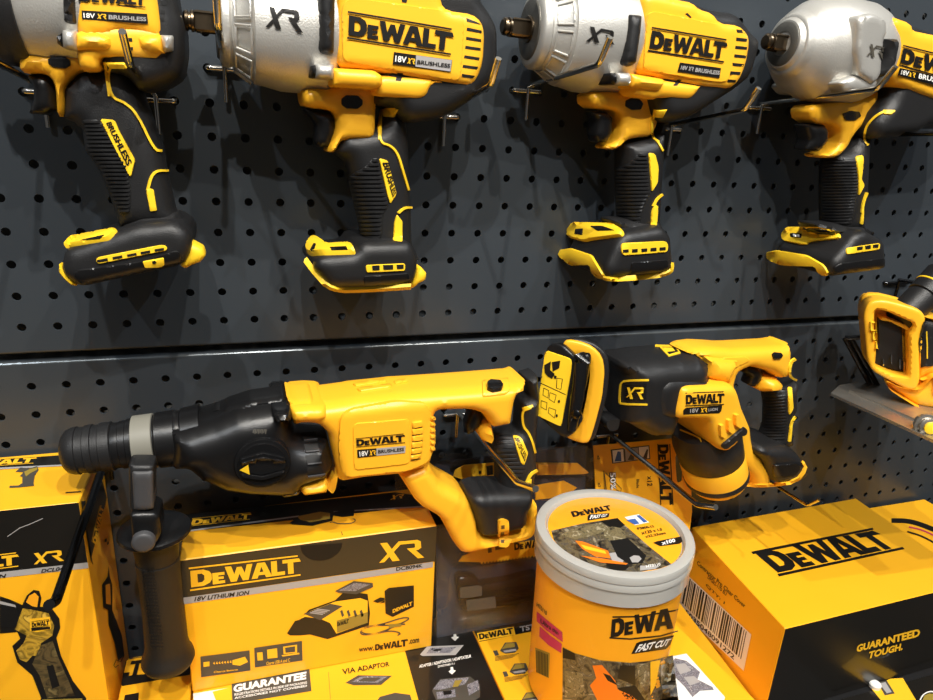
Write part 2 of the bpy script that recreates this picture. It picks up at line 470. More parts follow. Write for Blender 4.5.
def box(part, lo, hi, m, yaw=0, bev=.001, piv=None):
    lo, hi = np.array(lo, float), np.array(hi, float); b = bev
    ca, sa = math.cos(math.radians(yaw)), math.sin(math.radians(yaw)); piv = (lo+hi)/2 if piv is None else np.array(piv)
    V = []; idx = {}
    for i in (0,1):
        for j in (0,1):
            for k in (0,1):
                c = np.array([hi[0] if i else lo[0], hi[1] if j else lo[1], hi[2] if k else lo[2]]); s = np.array([1-2*i, 1-2*j, 1-2*k])*b
                for a in range(3):
                    p = c+s; p[a] = c[a]; idx[(i,j,k,a)] = len(V); V.append(p)
    Fc = []
    for a in range(3):
        o = [x for x in range(3) if x != a]
        for sd in (0,1):
            f = []
            for (x, y) in ((0,0),(1,0),(1,1),(0,1)):
                c = [0,0,0]; c[a] = sd; c[o[0]] = x; c[o[1]] = y; f.append(idx[tuple(c)+(a,)])
            Fc.append(f)
    for a in range(3):
        o = [x for x in range(3) if x != a]
        for x in (0,1):
            for y in (0,1):
                c0 = [0,0,0]; c0[o[0]] = x; c0[o[1]] = y; c1 = list(c0); c1[a] = 1
                Fc.append([idx[tuple(c0)+(o[0],)], idx[tuple(c1)+(o[0],)], idx[tuple(c1)+(o[1],)], idx[tuple(c0)+(o[1],)]])
    for i in (0,1):
        for j in (0,1):
            for k in (0,1): Fc.append([idx[(i,j,k,a)] for a in range(3)])
    cen = (lo+hi)/2; out = []
    for f in Fc:
        p = [V[i] for i in f]; nn = np.cross(p[1]-p[0], p[2]-p[0]); c = sum(p)/len(p)
        out.append(f if nn @ (c-cen) > 0 else f[::-1])
    W = []
    for v in V:
        d = v-piv; W.append((piv[0]+d[0]*ca-d[1]*sa, piv[1]+d[0]*sa+d[1]*ca, v[2]))
    part.add(W, out, m); return part
# ================================================================== setting
PIT = .025
def pegboard(name, label, z0, z1, rows, x0c=-4, x1c=50):
    """perforated sheet steel: real 6.8 mm holes on a 25 mm grid, folded edges"""
    p = top(Part(name, smooth=30), label, 'pegboard', 'perforated display panels')
    r, th = .0034, .0014; V, Fc = [], []
    def vid(x, y, z): V.append((x, y, z)); return len(V)-1
    xa, xb = (x0c-.5)*PIT, (x1c+.5)*PIT
    def cell(cx, cz, zl, zh):
        h = PIT/2; sq = []
        for k in range(12):
            th_ = math.pi/6*k+math.pi/12; c, s = math.cos(th_), math.sin(th_); m = max(abs(c), abs(s)); 
            X, Z = c/m*h, s/m*h
            Z = Z/h*((zh-cz) if Z > 0 else (cz-zl)) if abs(Z) > 0 else Z
            sq.append((cx+X, cz+Z))
        cor = {}
        rim = [(cx+r*math.cos(math.pi/6*k+math.pi/12), cz+r*math.sin(math.pi/6*k+math.pi/12)) for k in range(12)]
        a = [vid(x, 0, z) for x, z in sq]; b = [vid(x, 0, z) for x, z in rim]
        b1 = [vid(x, .0004, z) for x, z in [(cx+(u-cx)*.96, cz+(w-cz)*.96) for u, w in rim]]; b2 = [vid(x, th, z) for x, z in [(cx+(u-cx)*.96, cz+(w-cz)*.96) for u, w in rim]]
        for k in range(12):
            n = (k+1) % 12
            # the square's corner lies between k=1,2 / 4,5 / 7,8 / 10,11
            if k in (1, 4, 7, 10):
                sx = cx+(h if k in (1, 10) else -h); sz = zh if k in (1, 4) else zl
                c = vid(sx, 0, sz); Fc.append((b[n], b[k], a[k], c, a[n])[::1])
            else: Fc.append((b[n], b[k], a[k], a[n]))
            Fc.append((b[k], b[n], b1[n], b1[k])); Fc.append((b1[k], b1[n], b2[n], b2[k]))
    for j in rows:
        zl = z0+.002 if j == rows[0] else (j-.5)*PIT; zh = z1-.002 if j == rows[-1] else (j+.5)*PIT
        for i in range(x0c, x1c+1): cell(i*PIT, j*PIT, zl, zh)
    # folded lips top and bottom: rounded edge turning back to the wall
    for z, s in ((z1, 1), (z0, -1)):
        pr = [(-0.0, z-s*.002), (.0002, z-s*.0012), (.0006, z-s*.0006), (.0012, z-s*.0002), (.002, z), (.022, z)]
        for (ya, za), (yb, zb) in zip(pr[:-1], pr[1:]):
            q4 = [vid(xa, ya, za), vid(xb, ya, za), vid(xb, yb, zb), vid(xa, yb, zb)]; Fc.append(q4 if s > 0 else q4[::-1])
    p.add(V, Fc, 'pegboard_grey'); p.mats.append('edge_highlight')
    for k, f in enumerate(Fc[-10:-6]): p.M[len(p.M)-10+k] = 1  # rounded top lip takes the lighter highlight colour
    return p
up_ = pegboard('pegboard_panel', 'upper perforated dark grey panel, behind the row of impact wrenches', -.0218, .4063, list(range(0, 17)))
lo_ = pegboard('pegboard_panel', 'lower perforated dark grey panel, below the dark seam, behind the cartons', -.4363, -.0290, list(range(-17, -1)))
wall = top(Part('wall_back', smooth=0), kind='structure'); wall.add([(-1.5,.045,-1.2),(3,.045,-1.2),(3,.045,1.6),(-1.5,.045,1.6)], [(0,1,2,3)], 'back_wall')
floor = top(Part('floor', smooth=0), kind='structure'); floor.add([(-3,-3.5,-1.2),(4,-3.5,-1.2),(4,.045,-1.2),(-3,.045,-1.2)], [(0,1,2,3)], 'back_wall')
sh = top(Part('display_shelf'), 'black metal shelf board that carries the cartons at the bottom', 'shelf')
box(sh, (-.2,-.34,-.40), (1.27,-.002,-.3805), 'shelf_black', bev=.001)

# ================================================================== hooks
def hook(label, x, z, length, rise=.010, tip=.016, m='chrome', bx=.0125, tipy=.012, group='steel display hooks in the pegboard', tail=.024, r=.0022, wid=.0125):
    t = Thing('display_hook', label, 'hook', (x, 0, z), group)
    p = Part('rod', t, smooth=50); tube(p, [(x,-.004,z+.004), (x,-length+.004,z+.004+rise), (x,-length-tipy+.004,z+.004+rise+tip)], r, m, bend=.004)
    b = Part('crossbar', t, smooth=50); w = wid
    tube(b, [(x-w,.010,z+.001),(x-w,-.0035,z),(x+w,-.0035,z),(x+w,.010,z+.001)], .0019, m, bend=.002)
    if tail:
        s = Part('tail', t, smooth=50); tube(s, [(x,-.0052,z+.003),(x,-.0045,z-tail)], .0018, m)
    return t
hook('chrome hook at the far left, under the trigger of the leftmost wrench', .0388, .1755, .15, rise=.014)
hook('chrome hook with its bright tip before the yellow body of the leftmost wrench', .1125, .1745, .129, rise=.014, tip=.015, tipy=.018)
hook('chrome hook holding the square drive of the second wrench from the left', .1625, .2, .146)
hook('chrome hook under the back end of the second wrench from the left', .3375, .175, .122, rise=.017)
hook('chrome hook whose rod crosses the silver nose of the third wrench', .4125, .2, .134)
hook('chrome hook under the back end of the third wrench', .5625, .1755, .108, rise=.013)
hook('chrome hook whose long rod passes under the big silver bell of the rightmost wrench', .6625, .2, .139)
hook('dark hook behind the handle of the rightmost wrench, at the edge of the picture', .7625, .175, .155, rise=.006, m='dark_rod')
hook('black rod hook running from behind the hammer chuck along the leftmost carton', .0505, -.114, .197, rise=-.008, tip=.007, m='dark_rod', r=.0032)
hook('steel hook through the loop handle of the rotary hammer', .3625, -.105, .168, rise=.009, m='chrome', r=.0026, tip=.013, tipy=.032)
hook('steel hook coming down in front of the yellow hanging card', .5375, -.145, .166, rise=.004, m='chrome', r=.0026, tip=.011, tipy=.022)
hook('thin steel hook with its tip over the big yellow box', .7125, -.195, .124, rise=.004, r=.0017, tip=.014, tail=.02)
hook('dark hook above the battery port of the circular saw', hit(895,282,1,0)[0], .0185, .11, rise=.006, m='dark_rod', wid=.018)

# ================================================================== helpers for the tools
def ribs(part, px, n, m, targets, h=.0016, w=.62, inset=.0):
    P = np.array(px, float); y0, y1 = P[:,1].min(), P[:,1].max(); st = (y1-y0)/n
    for i in range(n):
        y = y0+(i+.5)*st; xs = []
        for j in range(len(P)):
            a, b = P[j], P[(j+1) % len(P)]
            if (a[1] > y) != (b[1] > y): xs.append(a[0]+(y-a[1])*(b[0]-a[0])/(b[1]-a[1]))
        if len(xs) >= 2:
            xa, xb = min(xs)+.6, max(xs)-.6
            if xb-xa > 2:
                e = st*w/2; patch(part, [(xa,y-e*.4),(xa+.8,y-e),(xb-.8,y-e),(xb,y-e*.4),(xb,y+e*.4),(xb-.8,y+e),(xa+.8,y+e),(xa,y+e*.4)], m, targets, h, sm=0, res=3)
def bolt(part, A, B, r, m='cast_metal'):
    d = np.linalg.norm(np.array(B)-np.array(A)); lathe(part, A, B, [(0,r*.8),(.0006,r),(d,r)], m, 20)
def drive(t, A, ax, up):
    """square half-inch drive with its retaining ring and shaft; A is the tip"""
    p = Part('anvil', t, smooth=35); A = np.array(A)
    s1 = np.cross(ax, up); s1 /= np.linalg.norm(s1); s2 = np.cross(s1, ax); h = .0064
    lathe(p, A, A+ax, [(0,.0045),(.0012,.0062),(.003,.0066),(.0034,.0056),(.0046,.0056),(.005,.0068),(.0065,.0068),(.007,.006)], 'drive_steel', 24)
    V, Fc = [], []
    for t_, k in ((.0068,.92),(.008,1),(.021,1),(.0215,.95)):
        for a, b in ((-1,-1),(1,-1),(1,1),(-1,1)):
            for da, db in ((.8,1),(1,.8)): 
                aa, bb = (a*da, b*db) if a*b > 0 else (a*db, b*da)
                V.append(A+ax*t_+(s1*aa+s2*bb)*h*k)
    for j in range(3):
        for i in range(8): a, b = j*8+i, j*8+(i+1) % 8; Fc.append((a, b, b+8, a+8))
    Fc.append(tuple(range(8))[::-1]); Fc.append(tuple(24+i for i in range(8)))
    p.add(V, Fc, 'drive_steel')
    lathe(p, A+ax*.021, A+ax*.03, [(0,.0092),(.0006,.0098),(.004,.0098),(.0042,.0084),(.0062,.0084),(.0066,.0105),(.0125,.0105)], 'drive_steel', 32)
    return p
def wrench(fr, d, label, loc):
    """cordless impact wrench from its side outlines; d holds the outlines of this one"""
    t = Thing('impact_wrench', label, 'impact wrench', loc, 'cordless impact wrenches on the top row')
    A, B = fr.pw(*d['axis'][0]), fr.pw(*d['axis'][1]); ax = (B-A)/np.linalg.norm(B-A); up = fr.ez
    drive(t, A, ax, up)
    case = Part('hammer_case', t, smooth=40); lathe(case, A, B, d['prof'], 'cast_metal', 64, sq=d.get('sq', .93), up=up)
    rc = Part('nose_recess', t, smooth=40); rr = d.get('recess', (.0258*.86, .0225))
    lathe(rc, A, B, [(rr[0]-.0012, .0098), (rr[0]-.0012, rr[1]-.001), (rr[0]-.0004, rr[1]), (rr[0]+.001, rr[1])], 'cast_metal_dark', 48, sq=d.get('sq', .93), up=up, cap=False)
    if 'flats' in d:                                   # cast pockets round the cone
        s1 = np.cross(ax, up); s1 /= np.linalg.norm(s1); s2 = np.cross(s1, ax)
        t0, r0, t1, r1 = d['flats']
        for k in range(10):
            th0 = 2*math.pi*(k+.12)/10; th1 = 2*math.pi*(k+.88)/10; V, Fc = [], []
            for tt, rr in ((t0, r0), (t1, r1)):
                for j in range(7):
                    th = th0+(th1-th0)*j/6; c = (s1*math.cos(th)*d.get('sq', .93)+s2*math.sin(th))
                    V += [A+ax*tt+c*(rr+.0013), A+ax*tt+c*(rr-.002)]
            # raised rim strips along the pocket
            rim = [V[2*j] for j in range(7)]+[V[14+2*j] for j in range(6, -1, -1)]
            tube(case, rim+[rim[0]], .0008, 'cast_metal', 6)
    if 'ring' in d:
        rn = Part('nose_ring', t, smooth=40); a0, a1, r0, r1 = d['ring']
        lathe(rn, A, B, [(a0-.004,r0-.010),(a0,r0-.002),(a0+.003,r0),(a1-.002,r1),(a1,r1-.001),(a1+.0005,r1-.004)], 'black_rubber', 64, sq=d.get('sq', .93), up=up)
    if 'plate' in d:
        n0 = d.get('case_n', .040)
        pl = puff(case, fr, d['plate'], 'cast_metal', n0, r=.004, e=n0-.005, tr=n0, sm=1)
    house = Part('motor_housing', t, smooth=38)
    puff(house, fr, d['house'], 'yellow_plastic', .037, r=.006, e=.030, tr=.034, sm=1)
    if 'panel' in d: patch(house, d['panel'], 'yellow_plastic', [house], .0012, sm=2, res=4)
    neck = Part('trigger_housing', t, smooth=38)
    puff(neck, fr, d['neck'], 'yellow_plastic', d.get('neckH', .019), r=.006, e=.009, tr=d.get('necktr', .012), sm=1)
    if 'apron' in d: puff(neck, fr, d['apron'], 'yellow_plastic', .036, r=.005, e=.030, tr=.034, sm=1)
    cap = Part('rear_cover', t, smooth=40)
    puff(cap, fr, d['cap'], 'black_rubber', .0335, r=.012, e=.018, tr=.026, sm=1)
    han = Part('handle', t, smooth=50)
    puff(han, fr, d['handle'], 'black_rubber', .0185, r=.014, e=.004, tr='auto', sm=1, s=.0035)
    foot = Part('battery_foot', t, smooth=42)
    puff(foot, fr, d['foot'], 'black_rubber', .038, r=.009, e=.029, tr=.034, sm=d.get('footsm', 1))
    if 'shoulder' in d: puff(foot, fr, d['shoulder'], 'black_rubber', .027, r=.02, e=.006, tr=.016, sm=2)
    tr = Part('trigger', t, smooth=50); puff(tr, fr, d['trigger'], 'black_plastic', .0115, r=.007, e=.004, tr=.008, sm=2, s=.003)
    g = Part('grip', t, smooth=50)
    patch(g, d['grip'], 'black_rubber', [han], .0006, sm=1, res=3); ribs(g, d['grip'], d.get('nribs', 18), 'black_rubber', [han], h=.0022)
    tm = Part('yellow_trim', t)
    for pl, w in d['trims']: trim(tm, pl, w, 'yellow_trim', [han, cap, foot, neck], .0014)
    for pg in d['trimpatch']: patch(tm, pg, 'yellow_trim', [han, foot, cap], .0016, sm=1, res=3)
    for s, qd in d.get('trimtext', []): text(tm, s, qd, 'black_ink', [tm], bold=.03)
    for pg, H in d['boss']:
        bs = Part('screw_boss', t, smooth=40); puff(bs, fr, pg, 'yellow_plastic', H, r=.006, e=H-.007, tr=H-.003, sm=2, s=.003)
    for pg, H in d['bolt']:
        b = Part('bolt', t, smooth=40); puff(b, fr, pg, 'cast_metal', H, r=.005, e=H-.006, tr=H-.003, sm=1, s=.003)
    for pg, H in d.get('washer', []):
        b = Part('bolt_head', t, smooth=40); puff(b, fr, pg, 'black_plastic', H, r=.004, e=H-.006, tr=H-.003, sm=2, s=.003)
    if 'bump' in d: 
        b = Part('rubber_bumper', t, smooth=40); puff(b, fr, d['bump'], 'black_rubber', d.get('bumpH', .0415), r=.005, e=.03, tr=d.get('bumpH', .0415)-.003, sm=2)
    b = Part('direction_switch', t, smooth=40); patch(b, d['switch'], 'gloss_black', [neck], .0012, sm=2, res=2)
    for vq in d['vents']: patch(Part('air_vent', t), vq, 'hole_dark', [house, cap], .0003, sm=0, res=3, bev=False)
    for hq in d.get('holes', []): patch(Part('screw_hole', t), hq, 'hole_dark', [house, neck], .0003, sm=1, res=2, bev=False)
    # lettering sits on the housing itself
    if 'logo' in d: logo(house, d['logo'], 'black_ink', [house], h=.0010)
    if 'tag' in d:
        ipoly(house, d['tag'], 'black_ink', [house], d.get('tagh', .0007))
        for s, qd, m in d['tagtext']: 
            if s is None: ipoly(house, qd, m, [house], .0009)
            elif s == 'XR': xr(house, qd, m, [house], h=.0013)
            else: text(house, s, qd, m, [house], bold=.025, h=d.get('tagh', .0007)+.0006)
    if 'xr' in d: xr(case, d['xr'], 'black_ink' if d.get('xrm') is None else d['xrm'], [case], h=.0008, res=3.5)
    clip = Part('belt_clip_rail', t, smooth=40)
    for pg, h in d['clip']: patch(clip, pg, 'yellow_trim', [foot, han], h, sm=1, res=3)
    for pg in d.get('clipdark', []): patch(clip, pg, 'gloss_black', [clip], .0006, sm=1, res=3)
    if 'lens' in d:
        l = Part('work_light', clip); patch(l, d['lens'], 'light_lens', [clip], .0006, sm=1, res=2)
    for pg, h in d['rail']: patch(Part('battery_rail', t, smooth=40), pg, 'yellow_trim', [foot], h, sm=1, res=3)
    for pg, H, n in d.get('tab', []): puff(Part('release_tab', t, smooth=40), fr, pg, 'yellow_trim', H, r=.004, e=H-.005, n=n, tr=n+.004, sm=1, s=.003)
    for pl, w in d.get('railline', []): trim(Part('foot_rim', t, smooth=40), pl, w, 'yellow_trim', [foot], .002)
    for pg in d.get('footplate', []): patch(foot, pg, 'black_plastic', [foot], .0012, sm=2, res=3)
    win = Part('foot_window', t); 
    for pg in d['window']: patch(win, pg, 'yellow_trim', [foot], .0012, sm=2, res=3)
    for pg in d['windark']: patch(win, pg, 'hole_dark', [win], .0004, sm=0, res=3, bev=False)
    return t
def vq(cr, rows): return [q(cr+' '+r) for r in rows]
P899 = [(.026,.0095),(.0262,.024),(.028,.0275),(.0295,.0285),(.034,.029),(.036,.0275),(.0365,.0278),(.052,.0365),(.053,.0385),(.057,.0395),(.06,.0395),(.075,.0425),(.112,.043),(.118,.0415),(.122,.036),(.135,.03)]
def sc_(P, k): return [(t*k, r) for t, r in P]
# ---- second wrench from the left
f2 = Frame(.27, -.057, 3)
T2 = dict(recess=(.0212, .022), axis=[(183,20),(318,34)], prof=[(t*.815, r*.94) for t, r in P899], flats=(.0312,.0283,.0405,.0348), sq=.9,
 house=q('B 148 -90 560 -90 566 10 590 38 690 52 728 82 742 130 736 250 712 318 680 344 640 340 470 316 340 290 148 268'),
 panel=q('B 165 25 200 -10 560 40 650 62 655 100 640 322 590 318 170 245'),
 neck=q('B 5 350 130 350 140 290 340 295 470 312 640 338 540 336 522 350 512 382 480 400 320 385 304 400 300 535 288 562 170 562 155 578 145 602 125 613 110 602 135 545 148 500 135 450 100 436 20 430 8 400'),
 apron=q('B 300 300 470 305 640 330 620 340 540 337 522 350 512 382 480 400 320 385 300 370'),
 cap=q('B 560 -90 730 -60 722 -10 770 60 795 115 795 260 770 340 700 395 620 450 550 482 440 495 400 470 380 430 310 420 305 392 310 250 320 -90'),
 handle=q('C 225 30 380 0 420 -90 500 -40 515 60 518 200 526 330 528 470 560 545 290 545 312 470 322 445 300 320 272 200 250 140 205 105'),
 foot=q('C 128 560 165 522 300 512 330 470 522 465 552 525 552 590 532 638 350 652 205 655'),
 trigger=q('A 490 432 540 440 600 445 622 480 622 530 602 590 560 592 540 570 548 500 520 460'),
 grip=q('C 370 132 395 133 412 210 438 318 412 360 410 440 398 458 322 458 314 400 270 210 300 190 345 165'), nribs=19,
 trims=[(q('C 392 -10 398 72 440 82 470 115 492 190 514 262'), 2.0), (q('C 524 330 495 330 470 352'), 2.0), (q('B 385 440 328 440 324 470 322 560'), 2.2)],
 trimpatch=[q('C 395 132 430 142 466 275 440 316 428 280'), q('C 466 358 488 385 488 467 452 462 456 390'), q('B 335 438 395 438 375 470 335 466')],
 trimtext=[('BRUSHLESS', [q('C 436 150')[0], q('C 464 272')[0], q('C 450 290')[0], q('C 408 150')[0]])],
 boss=[(q('B 130 270 300 280 335 305 330 345 300 358 130 345'), .041)],
 bolt=[(q('B 66 255 138 258 136 318 64 312'), .043)], washer=[(q('B 48 262 68 258 66 312 46 308'), .041)],
 bump=q('B 72 -60 148 -50 142 215 110 222 75 205'),
 switch=q('B 165 395 185 380 230 382 250 400 250 420 230 436 185 434 165 418'),
 vents=vq('B', ['665 72 705 88 728 100 668 86','668 110 726 122 726 133 666 122','665 147 724 157 724 168 664 158','662 183 722 192 722 203 660 194','658 221 718 230 716 241 656 232','652 259 712 267 708 278 650 270','648 295 700 303 690 314 646 307']),
 holes=[q('B 390 292 412 294 404 324 382 322'), q('B 405 -6 430 -4 425 12 408 8')],
 logo=q('B 195 45 618 116 606 222 192 156'), tag=q('B 375 208 608 240 602 288 370 256'),
 tagtext=[(None, q('B 463 221 606 241 600 286 460 266'), 'grey_ink'), ('18V', q('B 380 222 425 228 423 253 378 247'), 'white_ink'), ('XR', q('B 430 232 460 236 456 258 426 254'), 'yellow_ink'), ('BRUSHLESS', q('B 468 240 600 256 598 272 466 256'), 'black_ink')],
 xr=q('A 352 28 480 45 492 132 342 108'),
 clip=[(q('C 105 510 112 480 135 458 152 462 195 492 272 486 292 492 306 518 160 522 122 526'), .0045)],
 clipdark=[q('C 198 488 265 485 272 500 205 502'), q('C 118 505 135 472 145 475 135 505')],
 rail=[], tab=[(q('C 545 566 560 564 582 588 580 618 548 632 528 652 515 640 535 600'), .010, .020)],
 railline=[(q('C 102 535 135 580 205 658 350 655 525 643'), 3.0)],
 window=[q('C 342 560 500 553 500 582 345 590')], windark=vq('C', ['368 562 398 561 398 580 370 581','412 560 452 559 452 577 414 579','466 559 494 558 494 574 468 576']),
 footplate=[q('C 335 602 515 590 518 625 500 640 335 640')])
wrench(f2, T2, 'impact wrench second from the left, its square drive close to the leftmost wrench', (.27,-.057,.05))
# ---- third wrench
f3 = Frame(.50, -.047, 3)
T3 = dict(recess=(.0237, .022), axis=[(502,26),(630,42)], prof=[(t*.91, r*1.0) for t, r in P899], flats=(.0350,.0283,.0455,.0348), sq=.86,
 house=q('E 335 -35 490 0 532 8 560 35 612 50 640 90 715 98 752 130 760 172 745 260 715 330 680 357 570 348 420 318 312 292 322 150'),
 panel=q('E 345 60 370 45 620 95 700 110 680 300 660 330 600 325 330 280'),
 neck=q('E 85 370 280 365 300 290 420 318 570 345 548 375 520 400 400 390 375 402 355 500 332 545 285 549 238 556 205 590 180 598 155 585 195 565 212 520 215 465 190 440 102 432'),
 apron=q('E 290 300 420 318 570 340 600 356 562 350 548 375 520 400 400 390 375 400 290 380'),
 cap=q('E 530 5 612 38 700 48 732 80 768 130 795 150 797 190 762 310 700 362 600 425 520 475 430 495 395 470 380 410 350 300 360 60 420 0'),
 handle=q('F 375 95 500 60 520 -20 600 -10 580 60 575 150 566 300 560 425 605 475 385 450 385 400 376 250 374 160'),
 foot=q('F 340 590 385 490 420 450 570 425 605 465 612 560 612 612 480 625 345 635'),
 footsm=1,
 shoulder=q('F 380 400 560 395 600 460 420 480'),
 trigger=q('E 130 445 190 445 214 470 212 530 190 570 150 570 140 540 150 480'),
 neckH=.016, necktr=0,
 grip=q('F 475 132 512 132 520 200 525 290 500 340 480 415 385 410 378 250 376 185 400 190 440 170'), nribs=19,
 trims=[(q('F 525 -15 524 65 550 88 570 125'), 1.8), (q('F 568 298 545 315 530 345'), 2.0), (q('E 378 440 362 545 395 568'), 2.0)],
 trimpatch=[q('F 512 130 538 135 552 190 548 250 525 288 518 210'), q('F 535 335 550 345 545 422 522 418 524 370'), q('E 380 440 430 438 412 470 375 466')],
 boss=[(q('E 285 292 420 315 420 335 400 365 285 350'), .041)],
 bolt=[(q('E 235 290 288 292 284 342 230 340'), .043)], washer=[(q('E 205 292 232 290 228 340 204 336'), .041)],
 bump=q('E 282 52 335 56 330 120 310 258 290 267 255 255 262 180'),
 switch=q('E 262 402 285 392 318 396 332 415 322 438 285 440 260 425'),
 vents=vq('E', ['705 118 742 122 740 134 708 130','705 150 748 155 746 167 704 163','702 183 748 188 746 199 700 195','698 217 745 222 742 233 696 229','690 251 735 256 732 267 690 263','682 285 722 288 718 300 680 297','672 317 705 320 700 330 668 329']),
 holes=[q('E 470 318 486 320 468 342 452 342'), q('E 500 55 510 52 526 70 520 72')],
 logo=q('E 368 108 672 158 656 252 352 206'), tag=q('E 478 250 642 272 636 312 468 286'),
 tagtext=[('18V', q('E 482 262 508 265 505 282 478 278'), 'grey_ink'), ('XR', q('E 512 266 532 269 528 286 508 283'), 'grey_ink'), ('BRUSHLESS', q('E 540 271 636 284 633 300 536 288'), 'grey_ink')],
 xr=q('E 112 105 218 125 215 178 102 165'),
 clip=[(q('F 190 455 218 416 378 420 415 442 418 466 290 482 262 490 196 470'), .004)],
 clipdark=[q('F 280 424 330 424 380 442 310 444'), q('F 222 436 252 434 250 460 218 456')],
 rail=[(q('F 155 520 205 512 290 540 320 590 340 622 345 636 318 636 290 612 285 580 205 582 160 545'), .002)],
 railline=[(q('F 320 618 345 634 480 628 604 610 610 572'), 2.6)],
 window=[q('F 405 492 580 484 592 498 588 528 410 542 402 518')],
 windark=vq('F', ['412 519 434 517 434 529 412 531','448 517 470 515 470 528 448 530','485 515 508 513 508 526 486 528','522 512 545 510 545 523 522 525','558 510 582 508 582 520 558 522']),
 footplate=[q('F 445 568 590 558 590 590 565 602 440 610')])
wrench(f3, T3, 'impact wrench third from the left, a chrome hook crossing its silver nose', (.5,-.047,.05))
# ---- rightmost wrench with the big bell
f4 = Frame(.70, -.060, 4)
T4 = dict(recess=(.0203, .0178), axis=[(765,41),(895,62)], sq=.96,
 prof=[(.02,.0095),(.0205,.019),(.024,.0215),(.0242,.0235),(.026,.0255),(.029,.0262),(.032,.0285),(.034,.0315),(.044,.038),(.058,.0415),(.060,.0425),(.078,.0438),(.102,.0435),(.112,.041),(.122,.037)],
 house=q('G 760 60 845 90 850 120 1000 150 1150 190 1190 300 1160 420 1100 440 940 400 870 375 770 330'),
 neck=q('G 385 425 450 415 600 395 700 345 770 330 870 370 930 398 870 398 850 362 790 352 770 400 690 445 600 500 560 545 540 590 500 628 450 630 440 615 475 608 510 575 520 525 500 495 402 490'),
 cap=q('G 845 95 960 140 1180 180 1220 300 1180 440 1080 520 900 510 850 545 690 560 700 470 770 380 790 200 800 120'),
 handle=q('H 490 140 540 110 580 50 680 -20 800 -100 790 -30 690 20 672 120 664 300 650 420 700 455 490 450 480 410 478 300 480 180'),
 foot=q('H 525 600 535 560 570 520 620 455 660 440 735 482 742 560 740 598 530 628'), footsm=1,
 shoulder=q('H 470 415 650 415 720 470 520 470'),
 trigger=q('G 425 497 500 497 515 520 512 565 480 608 425 600 440 560'),
 neckH=.014, necktr=-.002,
 grip=q('H 500 150 630 160 640 250 625 320 610 410 485 415 480 300 484 180'), nribs=22,
 trims=[(q('G 780 445 735 445 695 470 662 510 656 560 675 582'), 2.2), (q('H 665 290 650 330 645 370'), 2.0)],
 trimpatch=[q('H 620 145 650 140 650 180 643 235 655 262 632 305 630 230'), q('H 648 348 652 360 650 418 638 415'), q('G 730 440 782 444 765 460 735 458')],
 boss=[], bolt=[(q('G 560 330 610 300 710 315 700 360 640 375 590 370'), .042)],
 washer=[], plate=q('G 645 60 700 50 752 75 756 130 742 160 730 300 700 340 645 300 632 200'), case_n=.0455,
 bump=q('G 756 148 806 148 800 180 776 300 750 312 728 305 748 230'), bumpH=.0505,
 switch=q('G 568 455 600 442 635 447 642 465 620 482 580 482'),
 vents=[], holes=[],
 logo=q('G 812 180 1150 265 1130 360 795 262'), tag=q('G 792 270 955 308 950 345 784 300'),
 tagtext=[('18V', q('G 796 279 826 285 823 304 792 297'), 'white_ink'), ('XR', q('G 832 286 858 292 853 311 827 305'), 'yellow_ink'), ('BRUSHLESS', q('G 866 294 1010 327 1005 348 862 314'), 'white_ink')],
 xr=q('G 675 175 738 190 735 242 665 222'), xrm='dark_grey_ink', tagh=.0022,
 clip=[(q('H 328 460 350 430 470 430 545 445 566 462 560 476 440 488 425 502 335 485'), .003)],
 clipdark=[q('H 405 434 470 432 535 448 460 452'), q('H 360 452 408 455 405 472 362 468')],
 lens=q('H 372 456 398 458 396 468 374 466'),
 rail=[(q('H 262 530 310 520 430 540 500 580 520 618 500 626 475 612 465 585 330 582 275 560'), .002)],
 railline=[(q('H 525 626 600 624 738 598'), .9)],
 window=[q('H 582 512 718 492 716 518 584 538')], windark=vq('H', ['628 508 650 505 650 517 628 521','660 503 682 500 682 514 662 517','692 499 714 496 712 510 692 512']),
 footplate=[q('H 530 585 560 572 738 550 738 590 560 612 530 610')])
wrench(f4, T4, 'rightmost impact wrench, bigger, with a wide smooth silver bell nose', (.70,-.06,.06))
